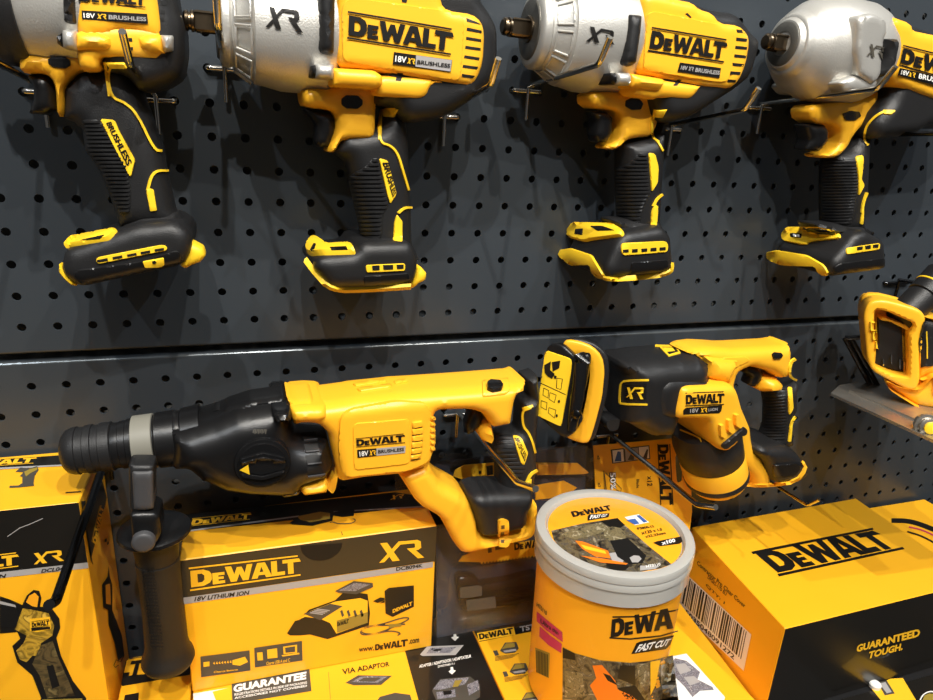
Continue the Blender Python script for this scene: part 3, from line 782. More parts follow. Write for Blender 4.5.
# ---- leftmost wrench, tilted
f1 = Frame(.06, -.062, 0)
T1 = dict(recess=(.0200, .022), axis=[(-62,-4),(78,4)], sq=.95,
 prof=[(.020,.0095),(.0202,.024),(.024,.030),(.036,.034),(.046,.0365),(.056,.038),(.078,.0385),(.084,.0375),(.087,.034),(.1,.03)], ring=(.028,.046,.0375,.0392),
 house=q('I 298 -90 620 -90 640 40 648 110 645 150 600 150 540 130 460 130 440 150 305 150'),
 neck=q('I 78 205 210 205 300 198 305 120 400 120 640 130 660 242 398 226 390 286 320 286 262 340 255 370 254 468 228 466 222 350 205 312 170 292 95 296 75 270'),
 apron=q('I 300 100 640 100 660 242 398 226 390 282 320 284 305 230'),
 cap=q('I 625 -90 690 -90 712 30 735 100 740 200 725 300 690 330 650 352 560 370 500 300 400 280 402 228 400 100 420 -90'),
 handle='sp',
 foot=q('J 240 590 255 500 480 422 540 400 700 385 762 430 768 500 735 560 330 650 290 635'),
 shoulder=q('J 480 400 560 360 700 350 765 430 740 470 500 460'),
 trigger=q('I 100 298 170 294 208 318 224 370 222 440 180 460 110 455 130 400 130 350'),
 grip=q('I 325 478 400 478 520 665 J 515 205 525 250 522 345 478 350 450 290 430 240 400 170 350 110 340 20'), nribs=23,
 trims=[(q('I 500 262 428 262 440 388 500 410 548 455 616 600 648 602'), 2.4), (q('J 672 182 625 182 602 205 588 262'), 2.2), (q('I 422 250 440 385'), 2.0)],
 trimpatch=[q('I 400 475 460 480 478 525 542 640 535 665 525 708 515 700'), q('J 590 250 615 258 628 342 600 345 585 270'), q('I 425 248 498 250 510 272 440 270')],
 trimtext=[('BRUSHLESS', q('I 445 486 530 650 508 665 424 492'))],
 boss=[(q('I 300 128 390 128 440 150 445 185 425 200 300 200'), .041), (q('I 550 150 590 135 645 138 660 212 600 212 560 190'), .041)],
 bolt=[(q('I 245 118 302 120 305 202 248 190'), .043), (q('I 640 138 690 140 690 200 655 208'), .042)], washer=[(q('I 222 145 250 122 250 190 224 172'), .042)],
 bump=q('I 240 -60 305 -50 302 95 272 95 246 82'),
 switch=q('I 192 238 210 226 260 228 282 242 284 262 262 276 215 270 195 258'),
 vents=vq('I', ['640 -30 660 -28 662 -12 642 -14','642 4 662 6 664 22 644 20','642 40 660 42 660 56 643 54','643 70 656 72 656 84 644 82']),
 holes=[q('I 508 152 528 152 530 166 510 166'), q('I 512 188 532 188 532 202 514 202')],
 logo=q('I 320 -52 590 -30 588 32 316 16'), tag=q('I 328 42 590 56 594 96 330 78'),
 tagtext=[('18V', q('I 335 52 382 55 382 75 337 72'), 'white_ink'), ('XR', q('I 390 56 428 58 428 78 390 76'), 'yellow_ink'), ('BRUSHLESS', q('I 436 60 586 70 586 86 436 78'), 'grey_ink')],
 clip=[(q('J 260 490 290 455 475 420 440 462 272 490'), .003)], clipdark=[q('J 330 458 420 438 400 456 320 462')],
 rail=[], tab=[(q('J 234 556 246 562 275 600 308 646 285 640 258 618 236 590'), .008, .026), (q('J 728 498 764 463 814 490 824 520 802 545 772 556 740 572 722 560 716 515'), .010, .020)],
 railline=[(q('J 300 642 345 648 560 608 722 572'), 1.0)],
 window=[q('J 384 530 640 480 665 482 672 500 388 556'), q('J 570 545 655 530 658 560 640 568 580 570')],
 windark=vq('J', ['388 540 430 532 432 542 388 550','450 528 488 521 490 530 452 538','508 518 545 511 547 520 510 527','562 508 600 501 601 510 564 517','618 497 655 491 656 500 620 506','608 546 618 542 626 548 620 556 610 554']),
 footplate=[q('J 300 580 560 545 700 500 725 510 720 560 330 638 296 610')])
T1['handle'] = q('I 255 470 262 350 320 290 398 285 425 240 520 262 575 360 622 490 655 600 J 672 180 705 330 740 400 480 410 455 330 430 260 390 170 340 100 I 330 520 300 490')
wrench(f1, T1, 'leftmost impact wrench, cut by the frame, its handle leaning to the right', (.09,-.062,.04))
# ================================================================== rotary hammer
fr = Frame(.25, -.080, 0)
RH = Thing('rotary_hammer', 'yellow and black rotary hammer with a side handle, above the charger box', 'rotary hammer', (.2,-.08,-.12))
A0, A1 = fr.pw(62, 452.5), fr.pw(185, 436.5); axu = (A1-A0)/np.linalg.norm(A1-A0)
ch = Part('chuck_sleeve', RH, smooth=40)
lathe(ch, A0, A1, [(0,.009),(.0015,.0128),(.004,.0158),(.008,.0174),(.011,.0177),(.0115,.0168),(.0165,.0171),(.017,.0179),(.0215,.0181),(.022,.0171),(.0265,.0174),(.027,.0182),(.034,.0184),(.0348,.0170)], 'black_rubber', 56)
nk = Part('chuck_neck', RH, smooth=40)
lathe(nk, A0, A1, [(.033,.0165),(.036,.0172),(.0395,.0172),(.040,.0180),(.0445,.0182),(.045,.0190),(.049,.0192)], 'black_plastic', 56)
rg = Part('clamp_ring', RH, 'pale grey band round the neck', smooth=40)
lathe(rg, A0, A1, [(.0485,.0197),(.049,.0206),(.0625,.0208),(.063,.0198)], 'beige_ring', 56)
cl = Part('collar', RH, smooth=40)
lathe(cl, A0, A1, [(.062,.0195),(.064,.0198),(.065,.0212),(.078,.0216),(.079,.0208),(.082,.0208),(.083,.0222),(.096,.024)], 'black_plastic', 56)
gb = Part('gearbox_housing', RH, smooth=45)
puff(gb, fr, q('K 480 175 560 150 650 125 740 90 800 78 L 330 58 360 120 372 205 470 215 500 230 532 370 510 432 420 462 400 500 320 505 200 500 100 485 0 440 -50 400 K 500 400 480 370'), 'black_plastic', .0335, r=.024, e=.006, tr='auto', sm=2)
puff(gb, fr, q('L 50 150 110 105 200 75 330 58 360 120 370 165 290 185 270 150 110 180'), 'black_plastic', .018, r=.008, e=.008, n=.0, tr='auto', sm=2)
rgd = Part('cooling_slots', gb)
bd = Part('motor_housing', RH, smooth=38)
puff(bd, fr, q('L 338 56 425 48 442 62 560 46 590 40 720 27 M 30 103 120 98 300 86 480 72 530 75 568 108 575 160 545 172 535 200 520 292 440 308 405 334 378 322 402 300 412 262 395 234 225 238 214 250 220 370 202 440 180 462 70 492 L 650 425 535 445 500 450 515 430 538 370 505 230 470 212 372 205'), 'yellow_plastic', .030, r=.009, e=.014, tr='auto', back=.026, sm=1)
# raised motor panel
patch(bd, q('L 560 180 600 150 780 118 900 125 930 190 935 300 910 360 830 395 590 420 560 400 550 300'), 'yellow_plastic', [bd], .0045, sm=2, res=4)
patch(bd, q('L 622 212 835 195 838 370 800 378 622 398 615 380 612 230'), 'yellow_plastic', [bd], .001, sm=1, res=4)
rb = Part('top_grip_ribs', RH, smooth=45)
for s_ in ('L 610 55 740 38 748 50 620 68','L 625 75 765 58 770 70 640 90','L 775 45 830 38 832 50 780 58'): patch(rb, q(s_), 'yellow_plastic', [bd], .0016, sm=1, res=3)
vt = Part('air_vents', RH, smooth=40)
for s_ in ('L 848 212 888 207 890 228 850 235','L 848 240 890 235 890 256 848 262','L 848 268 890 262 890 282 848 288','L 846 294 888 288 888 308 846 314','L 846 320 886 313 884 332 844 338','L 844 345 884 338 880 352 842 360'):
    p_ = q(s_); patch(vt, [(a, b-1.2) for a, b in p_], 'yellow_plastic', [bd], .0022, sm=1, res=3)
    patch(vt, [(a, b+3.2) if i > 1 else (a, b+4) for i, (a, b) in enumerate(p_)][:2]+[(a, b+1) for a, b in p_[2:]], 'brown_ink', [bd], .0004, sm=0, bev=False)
for i in range(6):
    y = 266+i*24; patch(vt, q('M 200 %d 216 %d 218 %d 200 %d' % (y, y-1, y+13, y+14)), 'yellow_plastic', [bd], .002, sm=1, res=2)
leg = Part('battery_arm', RH, smooth=40)
puff(leg, fr, q('N 68 190 190 152 215 190 245 232 300 260 350 288 385 370 395 440 440 446 560 435 600 425 596 345 622 312 634 325 624 425 600 455 330 516 300 482 262 410 240 370 150 318'), 'yellow_plastic', .026, r=.008, e=.012, tr=.019, sm=1)
hd = Part('handle', RH, smooth=50)
puff(hd, fr, q('M 548 80 600 75 628 105 642 180 632 300 625 400 630 470 618 530 N 612 290 600 345 470 350 380 290 448 240 455 150 430 60 M 450 310 525 292 535 175 570 160'), 'black_rubber', .0185, r=.013, e=.005, tr='auto', sm=1)
ft = Part('battery_foot', RH, smooth=42)
puff(ft, fr, q('N 352 285 400 268 470 265 560 262 612 268 610 310 590 345 585 405 440 442 400 438'), 'black_rubber', .031, r=.010, e=.018, back=.006, tr=.022, sm=1)
tg = Part('trigger', RH, smooth=45)
puff(tg, fr, q('M 380 236 405 245 412 270 400 305 375 330 350 340 345 300 360 260'), 'black_plastic', .009, r=.005, e=.004, tr=.006, sm=2, s=.003)
gp = Part('grip', RH, smooth=45); gq = q('M 455 330 525 335 560 440 590 470 575 500 530 525 470 440')
patch(gp, gq, 'black_rubber', [hd], .0006, sm=1); ribs(gp, gq, 12, 'black_rubber', [hd], h=.0016)
tm = Part('yellow_trim', RH)
trim(tm, q('M 612 222 568 238 572 305 595 330 612 370 622 412'), 2.2, 'yellow_trim', [hd, ft])
trim(tm, q('M 628 480 600 495 585 530'), 2.4, 'yellow_trim', [hd, ft])
patch(tm, q('M 530 340 552 342 568 355 592 412 576 462 562 452'), 'yellow_trim', [hd], .0014, sm=1)
text(tm, 'BRUSHLESS', [q('M 556 352')[0], q('M 586 420')[0], q('M 578 448')[0], q('M 536 350')[0]], 'black_ink', [tm], bold=.02)
patch(tm, q('M 585 525 605 515 602 545 580 548'), 'yellow_trim', [hd, ft], .0014, sm=1); patch(tm, q('M 568 230 610 218 606 236 575 248'), 'yellow_trim', [hd], .0014, sm=1)
lp = Part('lock_switch', RH, smooth=40)
patch(lp, q('M 408 122 515 112 518 165 500 180 410 190'), 'yellow_plastic', [bd], .0012, sm=1)
patch(lp, q('M 425 138 440 128 480 132 492 150 485 165 450 172 428 162'), 'gloss_black', [lp], .004, sm=2, res=2)
cp = Part('foot_clip', RH, smooth=40)
patch(cp, q('N 470 378 490 372 512 380 514 480 500 488 472 486'), 'yellow_plastic', [ft, leg], .003, sm=1)
for s_ in ('N 485 402 498 400 498 414 485 416','N 484 430 496 428 496 438 484 440','N 484 460 496 458 496 472 484 472'): patch(cp, q(s_), 'brown_ink', [cp], .0004, sm=1, res=2, bev=False)
# mode knob
C = fr.pw(*q('L 250 370')[0], .034); kn = Part('mode_knob', RH, smooth=35)
kd = CAM-C; kd = fr.en*1.0
lathe(kn, C-kd*.006, C+kd, [(0,.0205),(.0075,.0205),(.0085,.0198),(.0088,.0178),(.0105,.0172)], 'gloss_black', 48)
for s_ in ('L 158 352 250 325 340 345 345 362 250 345 160 370','L 165 408 250 420 338 395 330 412 250 435 172 425'): patch(kn, q(s_), 'gloss_black', [kn], .003, sm=1, res=2)
patch(kn, q('L 160 370 250 347 344 364 338 394 250 418 168 406'), 'gloss_black', [kn], .0015, sm=1, res=3)
ipoly(kn, q('L 155 400 190 378 196 418'), 'yellow_trim', [kn], .0012)
for i in range(4):
    x = 212+i*14; ink(gb, [p for p in stroke(q('L %d 252 %d 238 %d 238 %d 256' % (x, x+4, x+10, x+8)), .9)], [(i_, i_+1, 6-i_, 7-i_) for i_ in range(3)], 'dark_grey_ink', [gb], .0006)
for s_ in ('L 405 252 462 248 468 280 415 286','L 415 298 470 293 476 325 422 330','L 420 342 476 337 484 370 428 376','L 428 390 480 384 500 415 430 425'):
    p_ = q(s_); patch(rgd, p_, 'hole_dark', [gb], .0004, sm=0, bev=False); patch(rgd, stroke([p_[3], p_[2]], 1.3), 'grey_rubber', [gb], .0016, sm=0, bev=False)
puff(Part('screw_boss', RH, smooth=40), fr, q('L 362 155 440 148 505 150 512 190 480 212 380 212 368 200'), 'yellow_plastic', .034, r=.007, e=.024, tr=.03, sm=1, s=.003)
puff(Part('screw_boss', RH, smooth=40), fr, q('L 400 460 505 446 520 470 510 495 415 508 404 495'), 'yellow_plastic', .026, r=.006, e=.014, tr=.022, sm=1, s=.003)
puff(Part('front_boss', RH, smooth=40), fr, q('L 286 160 362 152 372 205 290 212'), 'gloss_black', .038, r=.007, e=.024, tr=.03, sm=1, s=.003)
puff(Part('front_boss', RH, smooth=40), fr, q('L 320 478 402 462 408 505 322 518'), 'gloss_black', .026, r=.006, e=.014, tr=.022, sm=1, s=.003)
lg = q('L 624 272 820 252 822 290 626 308')
logo(bd, lg, 'black_ink', [bd], h=.0006); ipoly(bd, q('L 628 318 705 312 705 342 630 350'), 'black_ink', [bd], .0006); ipoly(bd, q('L 705 312 822 302 820 330 705 342'), 'grey_ink', [bd], .0006)
text(bd, '18V', q('L 636 324 672 320 672 340 638 344'), 'white_ink', [bd], h=.0010); xr(bd, q('L 677 320 702 318 702 337 677 340'), 'yellow_ink', [bd], .0010)
text(bd, 'BRUSHLESS', q('L 712 318 816 308 814 322 712 332'), 'black_ink', [bd], h=.0010)
# side handle: clamp, arm, flange and grip
cb = Part('handle_clamp', RH, smooth=40)
fc = Frame(.08, -.119, 0)
puff(cb, fc, q('K 312 385 412 385 416 420 412 570 330 575 318 560'), 'black_rubber', .010, r=.003, e=.007, tr=.010, sm=1, s=.003)
puff(cb, fc, q('K 326 412 410 410 413 562 334 566'), 'grey_rubber', .0125, r=.003, e=.0105, tr=.0125, sm=1, s=.003)
puff(cb, fc, q('K 318 580 340 574 412 572 436 585 445 660 428 692 400 710 350 706 328 680'), 'black_plastic', .014, r=.004, e=.010, tr=.013, sm=2, s=.003)
bt = Part('pivot_bolt', RH, smooth=40); Cb = fc.pw(*q('K 376 680')[0], .014)
lathe(bt, Cb-fc.en*.004, Cb+fc.en, [(0,.0078),(.0075,.0078),(.0088,.0068),(.0092,.005)], 'grey_rubber', 32)
G0 = Frame(0,-.1035).pw(*q('Q 616 338')[0]); G1 = Frame(0,-.1035).pw(*q('R 674 540')[0]); Lg = np.linalg.norm(G1-G0)
fl = Part('hand_guard', RH, smooth=40); lathe(fl, G0, G1, [(0,.012),(.002,.0235),(.0035,.0256),(.006,.026),(.0075,.0248),(.011,.019)], 'black_plastic', 48)
sg = Part('side_handle', RH, smooth=40)
lathe(sg, G0, G1, [(.006,.0175),(.014,.0165),(.03,.0152),(.0302,.0158),(.05,.0152),(.08,.0152),(Lg-.018,.016),(Lg-.010,.0175),(Lg-.006,.0195),(Lg-.002,.0202),(Lg+.002,.0185),(Lg+.004,.013)], 'black_grip', 48)
dt = []
for j in range(24):
    for i in range(5):
        c = q('R %f %f' % (568+i*11+j*1.7, 180+j*13.5))[0]; dt.append([(c[0]-.8, c[1]-1), (c[0]+.8, c[1]-1), (c[0]+.8, c[1]+1), (c[0]-.8, c[1]+1)])
for d_ in dt: patch(sg, d_, 'black_grip', [sg], .0006, sm=0, res=3, bev=False)

# ================================================================== reciprocating saw
fs = Frame(.60, -.078, 4)
RS = Thing('reciprocating_saw', 'reciprocating saw above the big yellow box, a yellow picture plate on its shoe', 'reciprocating saw', (.6,-.078,-.1))
nb = Part('front_housing', RS, smooth=45)
puff(nb, fs, q('O 285 100 320 92 400 84 500 80 598 88 640 112 692 132 702 160 702 192 715 205 720 245 600 330 560 440 540 440 470 430 400 392 390 384 300 404 288 400 296 250 298 150 280 120'), 'black_rubber', .034, r=.018, e=.010, tr='auto', sm=1)
bx_ = puff(nb, fs, q('O 490 300 500 240 540 200 600 196 712 204 722 240 700 300 560 390 500 370'), 'black_rubber', .037, r=.012, e=.018, tr=.03, sm=2)
cv = Part('side_cover', RS, smooth=40)
puff(cv, fs, q('O 596 252 620 240 812 238 828 262 866 402 864 432 792 504 762 506 738 480 708 378 584 376 576 350'), 'yellow_plastic', .0415, r=.006, e=.03, tr=.037, back=.02, sm=2)
logo(cv, q('O 622 270 778 264 776 318 622 324'), 'black_ink', [cv], h=.0006)
ipoly(cv, q('O 622 330 768 320 764 344 756 352 612 358 612 340'), 'black_ink', [cv], .0005)
text(cv, '18V', q('O 638 334 672 331 672 348 638 350'), 'grey_ink', [cv], h=.0009); xr(cv, q('O 680 331 706 329 706 347 680 349'), 'yellow_ink', [cv], .0009); text(cv, 'LI-ION', q('O 710 332 748 329 748 341 710 344'), 'grey_ink', [cv], h=.0009)
puff(cv, fs, q('P 205 112 300 118 400 128 362 190 348 255 250 215 255 150'), 'yellow_plastic', .031, r=.012, e=.004, tr=.02, sm=1)
cf = Part('cooling_fins', RS, smooth=40)
for s_ in ('O 752 395 768 393 782 440 768 448 754 440','O 782 375 798 373 812 420 800 430 784 420','O 812 354 828 352 844 398 832 410 814 398'): patch(cf, q(s_), 'yellow_plastic', [cv], .0035, sm=2, res=2)
bb = Part('rubber_bumper', RS, smooth=40); patch(bb, q('O 762 478 850 405 862 412 862 430 780 492 766 492'), 'black_rubber', [cv], .003, sm=1)
th_ = Part('top_handle', RS, smooth=40)
puff(th_, fs, q('P 122 78 150 60 200 58 300 64 380 60 540 52 575 64 596 100 590 180 580 208 502 214 482 248 445 248 478 222 494 190 472 166 425 164 380 190 368 232 385 290 432 400 440 480 465 510 480 540 505 565 512 605 520 640 470 642 395 625 375 560 300 470 200 250 250 195 258 150 200 120'), 'yellow_plastic', .021, r=.008, e=.009, tr='auto', sm=1)
patch(th_, q('P 330 130 420 125 440 140 390 165 350 190 330 160'), 'yellow_plastic', [th_], .0012, sm=2)
lk = Part('lock_switch', RS, smooth=40); patch(lk, q('P 525 118 535 108 560 110 568 122 560 135 532 136'), 'gloss_black', [th_], .002, sm=2, res=2)
tg = Part('trigger', RS, smooth=45); puff(tg, fs, q('P 425 168 470 166 492 188 484 225 455 250 435 240 446 210 420 190'), 'black_plastic', .0095, r=.006, e=.003, tr=.006, sm=2, s=.003)
hr = Part('handle', RS, smooth=50)
puff(hr, fs, q('P 480 252 505 218 592 212 622 232 624 330 606 372 610 480 560 500 455 480 490 400 492 320'), 'black_rubber', .018, r=.013, e=.004, tr='auto', sm=1)
gp = Part('grip', RS, smooth=45); gq = q('P 500 260 585 250 592 350 588 460 490 455 495 380 490 300'); patch(gp, gq, 'black_rubber', [hr], .0006, sm=1); ribs(gp, gq, 17, 'black_rubber', [hr], h=.002)
fo = Part('battery_foot', RS, smooth=42)
puff(fo, fs, q('P 440 500 455 470 560 470 600 490 640 540 652 572 620 610 520 622 505 600 480 540'), 'black_rubber', .032, r=.010, e=.018, tr=.018, sm=1)
patch(fo, q('P 528 560 645 548 640 572 620 600 530 605'), 'black_plastic', [fo], .0015, sm=1)
br = Part('battery_rail', RS, smooth=40); trim(br, q('P 648 545 662 572 622 625 520 640 430 640 395 622'), 2.6, 'yellow_plastic', [fo, th_], .002, k=1)
M0, M1 = fs.pw(*q('O 690 395')[0]), fs.pw(*q('O 752 632')[0]); Lm = np.linalg.norm(M1-M0)
mt = Part('motor_can', RS, smooth=40)
lathe(mt, M0, M1, [(0,.030),(.02,.033),(Lm*.52,.0315),(Lm*.55,.030)], 'black_rubber', 56, sq=1.1)
mb = Part('motor_cap', RS, smooth=40); lathe(mb, M0, M1, [(Lm*.53,.0303),(Lm*.56,.0315),(Lm*.80,.0313),(Lm*.81,.0303)], 'yellow_plastic', 56, sq=1.1)
mc = Part('end_ring', RS, smooth=40); lathe(mc, M0, M1, [(Lm*.80,.0313),(Lm*.82,.032),(Lm*.87,.0316),(Lm*.88,.0303)], 'black_rubber', 56, sq=1.1)
md_ = Part('end_cap', RS, smooth=40); lathe(md_, M0, M1, [(Lm*.87,.0305),(Lm*.9,.0302),(Lm*.97,.027),(Lm*1.0,.022)], 'yellow_plastic', 56, sq=1.1)
tm = Part('yellow_trim', RS)
trim(tm, q('P 620 135 600 148 594 195 605 212 624 220'), 2.2, 'yellow_trim', [hr, th_]); patch(tm, q('P 590 246 606 248 612 335 597 360 592 350'), 'yellow_trim', [hr], .0014, sm=1)
patch(tm, q('P 598 405 608 400 602 466 590 466'), 'yellow_trim', [hr, fo], .0014, sm=1); trim(tm, q('P 620 366 606 385 600 410'), 2, 'yellow_trim', [hr])
trim(tm, q('O 600 420 680 452 685 468'), 1.2, 'yellow_trim', [nb, mt], .0008)
em = Part('badge_frame', RS)
em2 = Part('top_badge', RS)
e1 = q('O 365 232 378 222 476 220'); e2 = q('O 470 318 365 316 358 305 362 240 368 230'); trim(em, e1, 1.7, 'yellow_trim', [nb], .0008, 1); trim(em, e2, 1.7, 'yellow_trim', [nb], .0008, 1)
for i in range(9): patch(nb, stroke(q('O 380 %d 468 %d' % (238+i*8, 236+i*8)), .35), 'black_plastic', [nb], .0006, sm=0, bev=False)
xr(nb, q('O 388 248 460 246 454 294 384 294'), 'yellow_trim', [nb], .0011, res=4)
e3 = q('O 500 84 580 86 598 112 555 124 520 88'); trim(em2, e3, 1.5, 'yellow_trim', [nb], .0008, 0); ipoly(nb, q('O 530 92 570 93 580 106 545 110'), 'yellow_trim', [nb], .0006)
# shoe: flange ring, plate and pivot block turned towards the left
ff = Frame(.445, -.092, -32)
fg = Part('shoe_flange', RS, smooth=40)
ring = q('O 132 72 150 60 200 68 250 88 288 128 298 185 288 290 262 390 240 462 222 476 170 462 130 440 150 400 145 200 128 110'); hole = q('O 165 125 215 118 238 150 240 210 225 300 205 385 190 420 165 420 160 300')
puff(fg, ff, ring, 'yellow_plastic', .003, r=.0025, e=.0015, tr=.002, sm=1, s=.003, holes=[hole])
fk = Part('flange_backing', RS, smooth=40); ring2 = [(a+4.5, b+.5) for a, b in ring]; hole2 = [(a+2, b) for a, b in hole]
puff(fk, ff, ring2, 'black_rubber', .004, r=.003, e=.002, n=-.008, tr=.002, sm=1, s=.003, holes=[hole2])
puff(nb, ff, q('O 170 110 270 100 290 300 250 440 190 430'), 'black_rubber', .004, r=.003, e=.002, n=-.018, tr=.0, sm=1)
fp = Frame(.432, -.095, -50, -8)
sp_ = Part('shoe_plate', RS, smooth=40)
puff(sp_, fp, q('O 75 75 125 72 185 128 225 108 238 128 230 180 205 300 178 430 140 455 118 440 30 362 55 130'), 'black_plastic', .004, r=.002, e=.002, tr=.003, sm=1, s=.003)
lb = Part('instruction_plate', RS, 'yellow picture plate on the shoe', smooth=40)
patch(lb, q('O 62 100 158 132 168 142 166 182 126 404 115 402 30 362 28 350'), 'yellow_trim', [sp_], .0012, sm=1)
trim(lb, q('O 42 232 146 280'), .7, 'black_ink', [lb], .0002, 0)
for s_ in ('O 58 160 85 145 82 180 100 195 90 215 72 205 60 190','O 88 148 122 142 118 172 92 185','O 98 200 108 204 106 216 96 212'): ipoly(lb, q(s_), 'black_ink', [lb], .0006)
for s_ in ('O 108 212 130 216 124 258 106 252','O 55 252 75 262 72 292 52 280','O 80 270 105 280 98 310 76 296','O 45 302 68 310 66 340 44 328','O 76 330 104 340 98 372 74 352'):
    pg = q(s_); trim(lb, pg+[pg[0]], .5, 'black_ink', [lb], .0002, 0)
for c in ('O 117 305','O 108 362'):
    c = q(c)[0]; ipoly(lb, [(c[0]+1.1*math.cos(a), c[1]+1.6*math.sin(a)) for a in np.linspace(0, 5.6, 9)], 'black_ink', [lb], .0006)
pv = Part('shoe_arm', RS, smooth=45)
tube(pv, [fp.pw(*q('O 205 118')[0], .002), fp.pw(*q('O 210 150')[0], .004), fp.pw(*q('O 188 290')[0], .004), fp.pw(*q('O 165 420')[0], .002)], [.006,.0068,.0062,.004], 'gloss_black', 16)
tube(pv, [fp.pw(*q('O 212 135')[0], -.004), fp.pw(*q('O 212 135')[0], -.04)], .006, 'black_plastic', 16); tube(pv, [fp.pw(*q('O 178 370')[0], -.004), fp.pw(*q('O 188 360')[0], -.04)], .007, 'black_plastic', 16)
bz = Part('pivot_screw', RS, smooth=40); c = fp.pw(*q('O 188 355')[0], .006); lathe(bz, c, c+fp.en, [(0,.004),(.003,.004),(.0036,.003)], 'dark_rod', 16)

# ================================================================== circular saw at the right edge
CS = Thing('circular_saw', 'yellow circular saw at the right edge with an open battery port and steel base plate', 'circular saw', (.84,-.12,-.1))
fz = Frame(.835, -.115, -38)
pt = Part('battery_port', CS, smooth=40)
outer = q('z 222 195 232 160 250 142 290 138 350 152 410 170 432 186 440 210 420 270 417 330 420 420 405 455 372 452 330 430 295 412 252 388 236 350 230 290')
inner = q('z 262 172 300 178 400 222 392 250 380 262 382 330 380 412 330 402 262 372 268 318 258 250')
puff(pt, fz, outer, 'yellow_plastic', .004, r=.003, e=.001, back=.05, tr=.002, sm=1, s=.0022, holes=[inner])
# back wall of the port, set in
pb = Part('port_liner', CS, 'orange-yellow inside of the battery port', smooth=40); puff(pb, fz, [(a, b) for a, b in outer[1:-1]], 'yellow_plastic', .006, r=.004, e=.002, n=-.030, tr=.006, sm=1)
pk = Part('contact_recess', CS, smooth=40)
puff(pk, fz, q('z 286 215 372 250 378 412 300 392 262 374 265 320 288 310'), 'hole_dark', .003, r=.001, e=.002, n=-.018, tr=.003, sm=0)
ct = Part('battery_contact', CS)
for i, s_ in enumerate(('z 288 345 292 345 292 368 288 366','z 316 330 320 330 320 362 316 360','z 345 345 349 345 349 378 345 376','z 358 352 362 352 362 388 358 386')):
    ct = ct if i == 0 else Part('battery_contact', CS); patch(ct, q(s_), 'chrome', [pk], .004, sm=0, bev=False)
rl = Part('port_rail', CS, smooth=40)
patch(rl, q('z 268 185 395 225 392 238 380 245 300 205 265 200'), 'yellow_plastic', [pb], .014, sm=1); patch(rl, q('z 375 250 392 255 390 300 382 300 382 400 392 404 388 430 378 425 378 330'), 'yellow_plastic', [pb], .02, sm=0)
for s_ in ('z 245 215 262 218 262 245 245 242','z 252 250 268 252 266 278 252 274','z 262 284 270 286 270 310 262 306'): trim(rl, q(s_)+[q(s_)[0]], 1.0, 'yellow_trim', [pt, pb], .004, 0)
bdy = Part('motor_housing', CS, smooth=40)
puff(bdy, fz, q('z 420 190 445 205 520 215 620 260 640 460 560 520 466 480 470 410 420 430 418 330'), 'yellow_plastic', .002, r=.012, e=-.006, back=.07, n=-.008, tr=.0, sm=2)
puff(bdy, fz, q('z 298 418 350 445 420 452 466 400 560 420 600 520 480 530 420 520 340 470 308 448'), 'yellow_plastic', .0, r=.010, e=-.008, back=.05, n=-.004, tr=.0, sm=2)
sd = Part('side_grip_panel', CS, smooth=40); patch(sd, q('z 430 220 445 200 470 215 470 372 432 372 418 380 416 280'), 'black_rubber', [pt, bdy], .0022, sm=1)
trim(sd, q('z 444 250 446 300 446 345'), 1.2, 'yellow_trim', [sd], .001, 0)
hn = Part('handle', CS, smooth=45)
Ha, Hb = fz.pw(*q('z 385 172')[0], -.02), fz.pw(*q('z 540 20')[0], -.05)
Lh = np.linalg.norm(Hb-Ha); lathe(hn, Ha-(Hb-Ha)*.25, Hb, [(0,.014),(.01,.0155),(Lh*.52,.0158),(Lh*.53,.0145),(Lh*.55,.0145),(Lh*.56,.0165),(Lh,.018)], 'black_rubber', 40)
hz = Part('handle_ring', CS, smooth=45); lathe(hz, Ha-(Hb-Ha)*.25, Hb, [(Lh*.72,.0168),(Lh*.73,.0175),(Lh*.75,.0175),(Lh*.76,.0168)], 'yellow_trim', 40)
bp = Part('base_plate', CS, smooth=30)
zt = -.088; c0 = hit(831,393,2,zt)
pl_ = [(c0[0], c0[1]), (c0[0]+.004, c0[1]-.16), (c0[0]+.10, c0[1]-.165), (c0[0]+.13, c0[1]-.02), (c0[0]+.12, c0[1]+.03), (c0[0]+.03, c0[1]+.018)]
V = [(x, y, zt) for x, y in pl_]+[(x, y, zt-.003) for x, y in pl_]; n_ = len(pl_)
bp.add(V, [tuple(range(n_)), tuple(range(2*n_-1, n_-1, -1))]+[(i, n_+i, n_+(i+1) % n_, (i+1) % n_) for i in range(n_)], 'steel_plate')
ip = [(c0[0]+.025, c0[1]+.0), (c0[0]+.028, c0[1]-.10), (c0[0]+.06, c0[1]-.10), (c0[0]+.06, c0[1]+.0)]
bp.add([(x, y, zt+.0018) for x, y in ip]+[(x, y, zt) for x, y in ip], [(0,3,2,1)[::-1], (0,4,5,1), (1,5,6,2), (2,6,7,3), (3,7,4,0)], 'steel_plate')
kb = Part('depth_knob', CS, smooth=35); c = hit(925, 424, 1, -.16); dd = np.array([-.5,-.85,.1]); lathe(kb, c, c+dd, [(0,.011),(.004,.012),(.006,.0115),(.0065,.009),(.011,.009),(.012,.007)], 'steel_plate', 12)
lathe(kb, c+dd*.012, c+dd, [(0,.006),(.002,.006),(.003,.004)], 'yellow_trim', 12)
ho = Part('hang_hook', CS, 'black folding hook', smooth=40)
for s_ in ((845,338,872,388),(852,340,878,386)): tube(ho, [fz.pw(s_[0], s_[1], -.06), fz.pw(s_[2], s_[3], -.06)], .003, 'black_plastic', 10)
tube(ho, [fz.pw(845,338,-.06), fz.pw(866,337,-.055)], .003, 'black_plastic', 10)
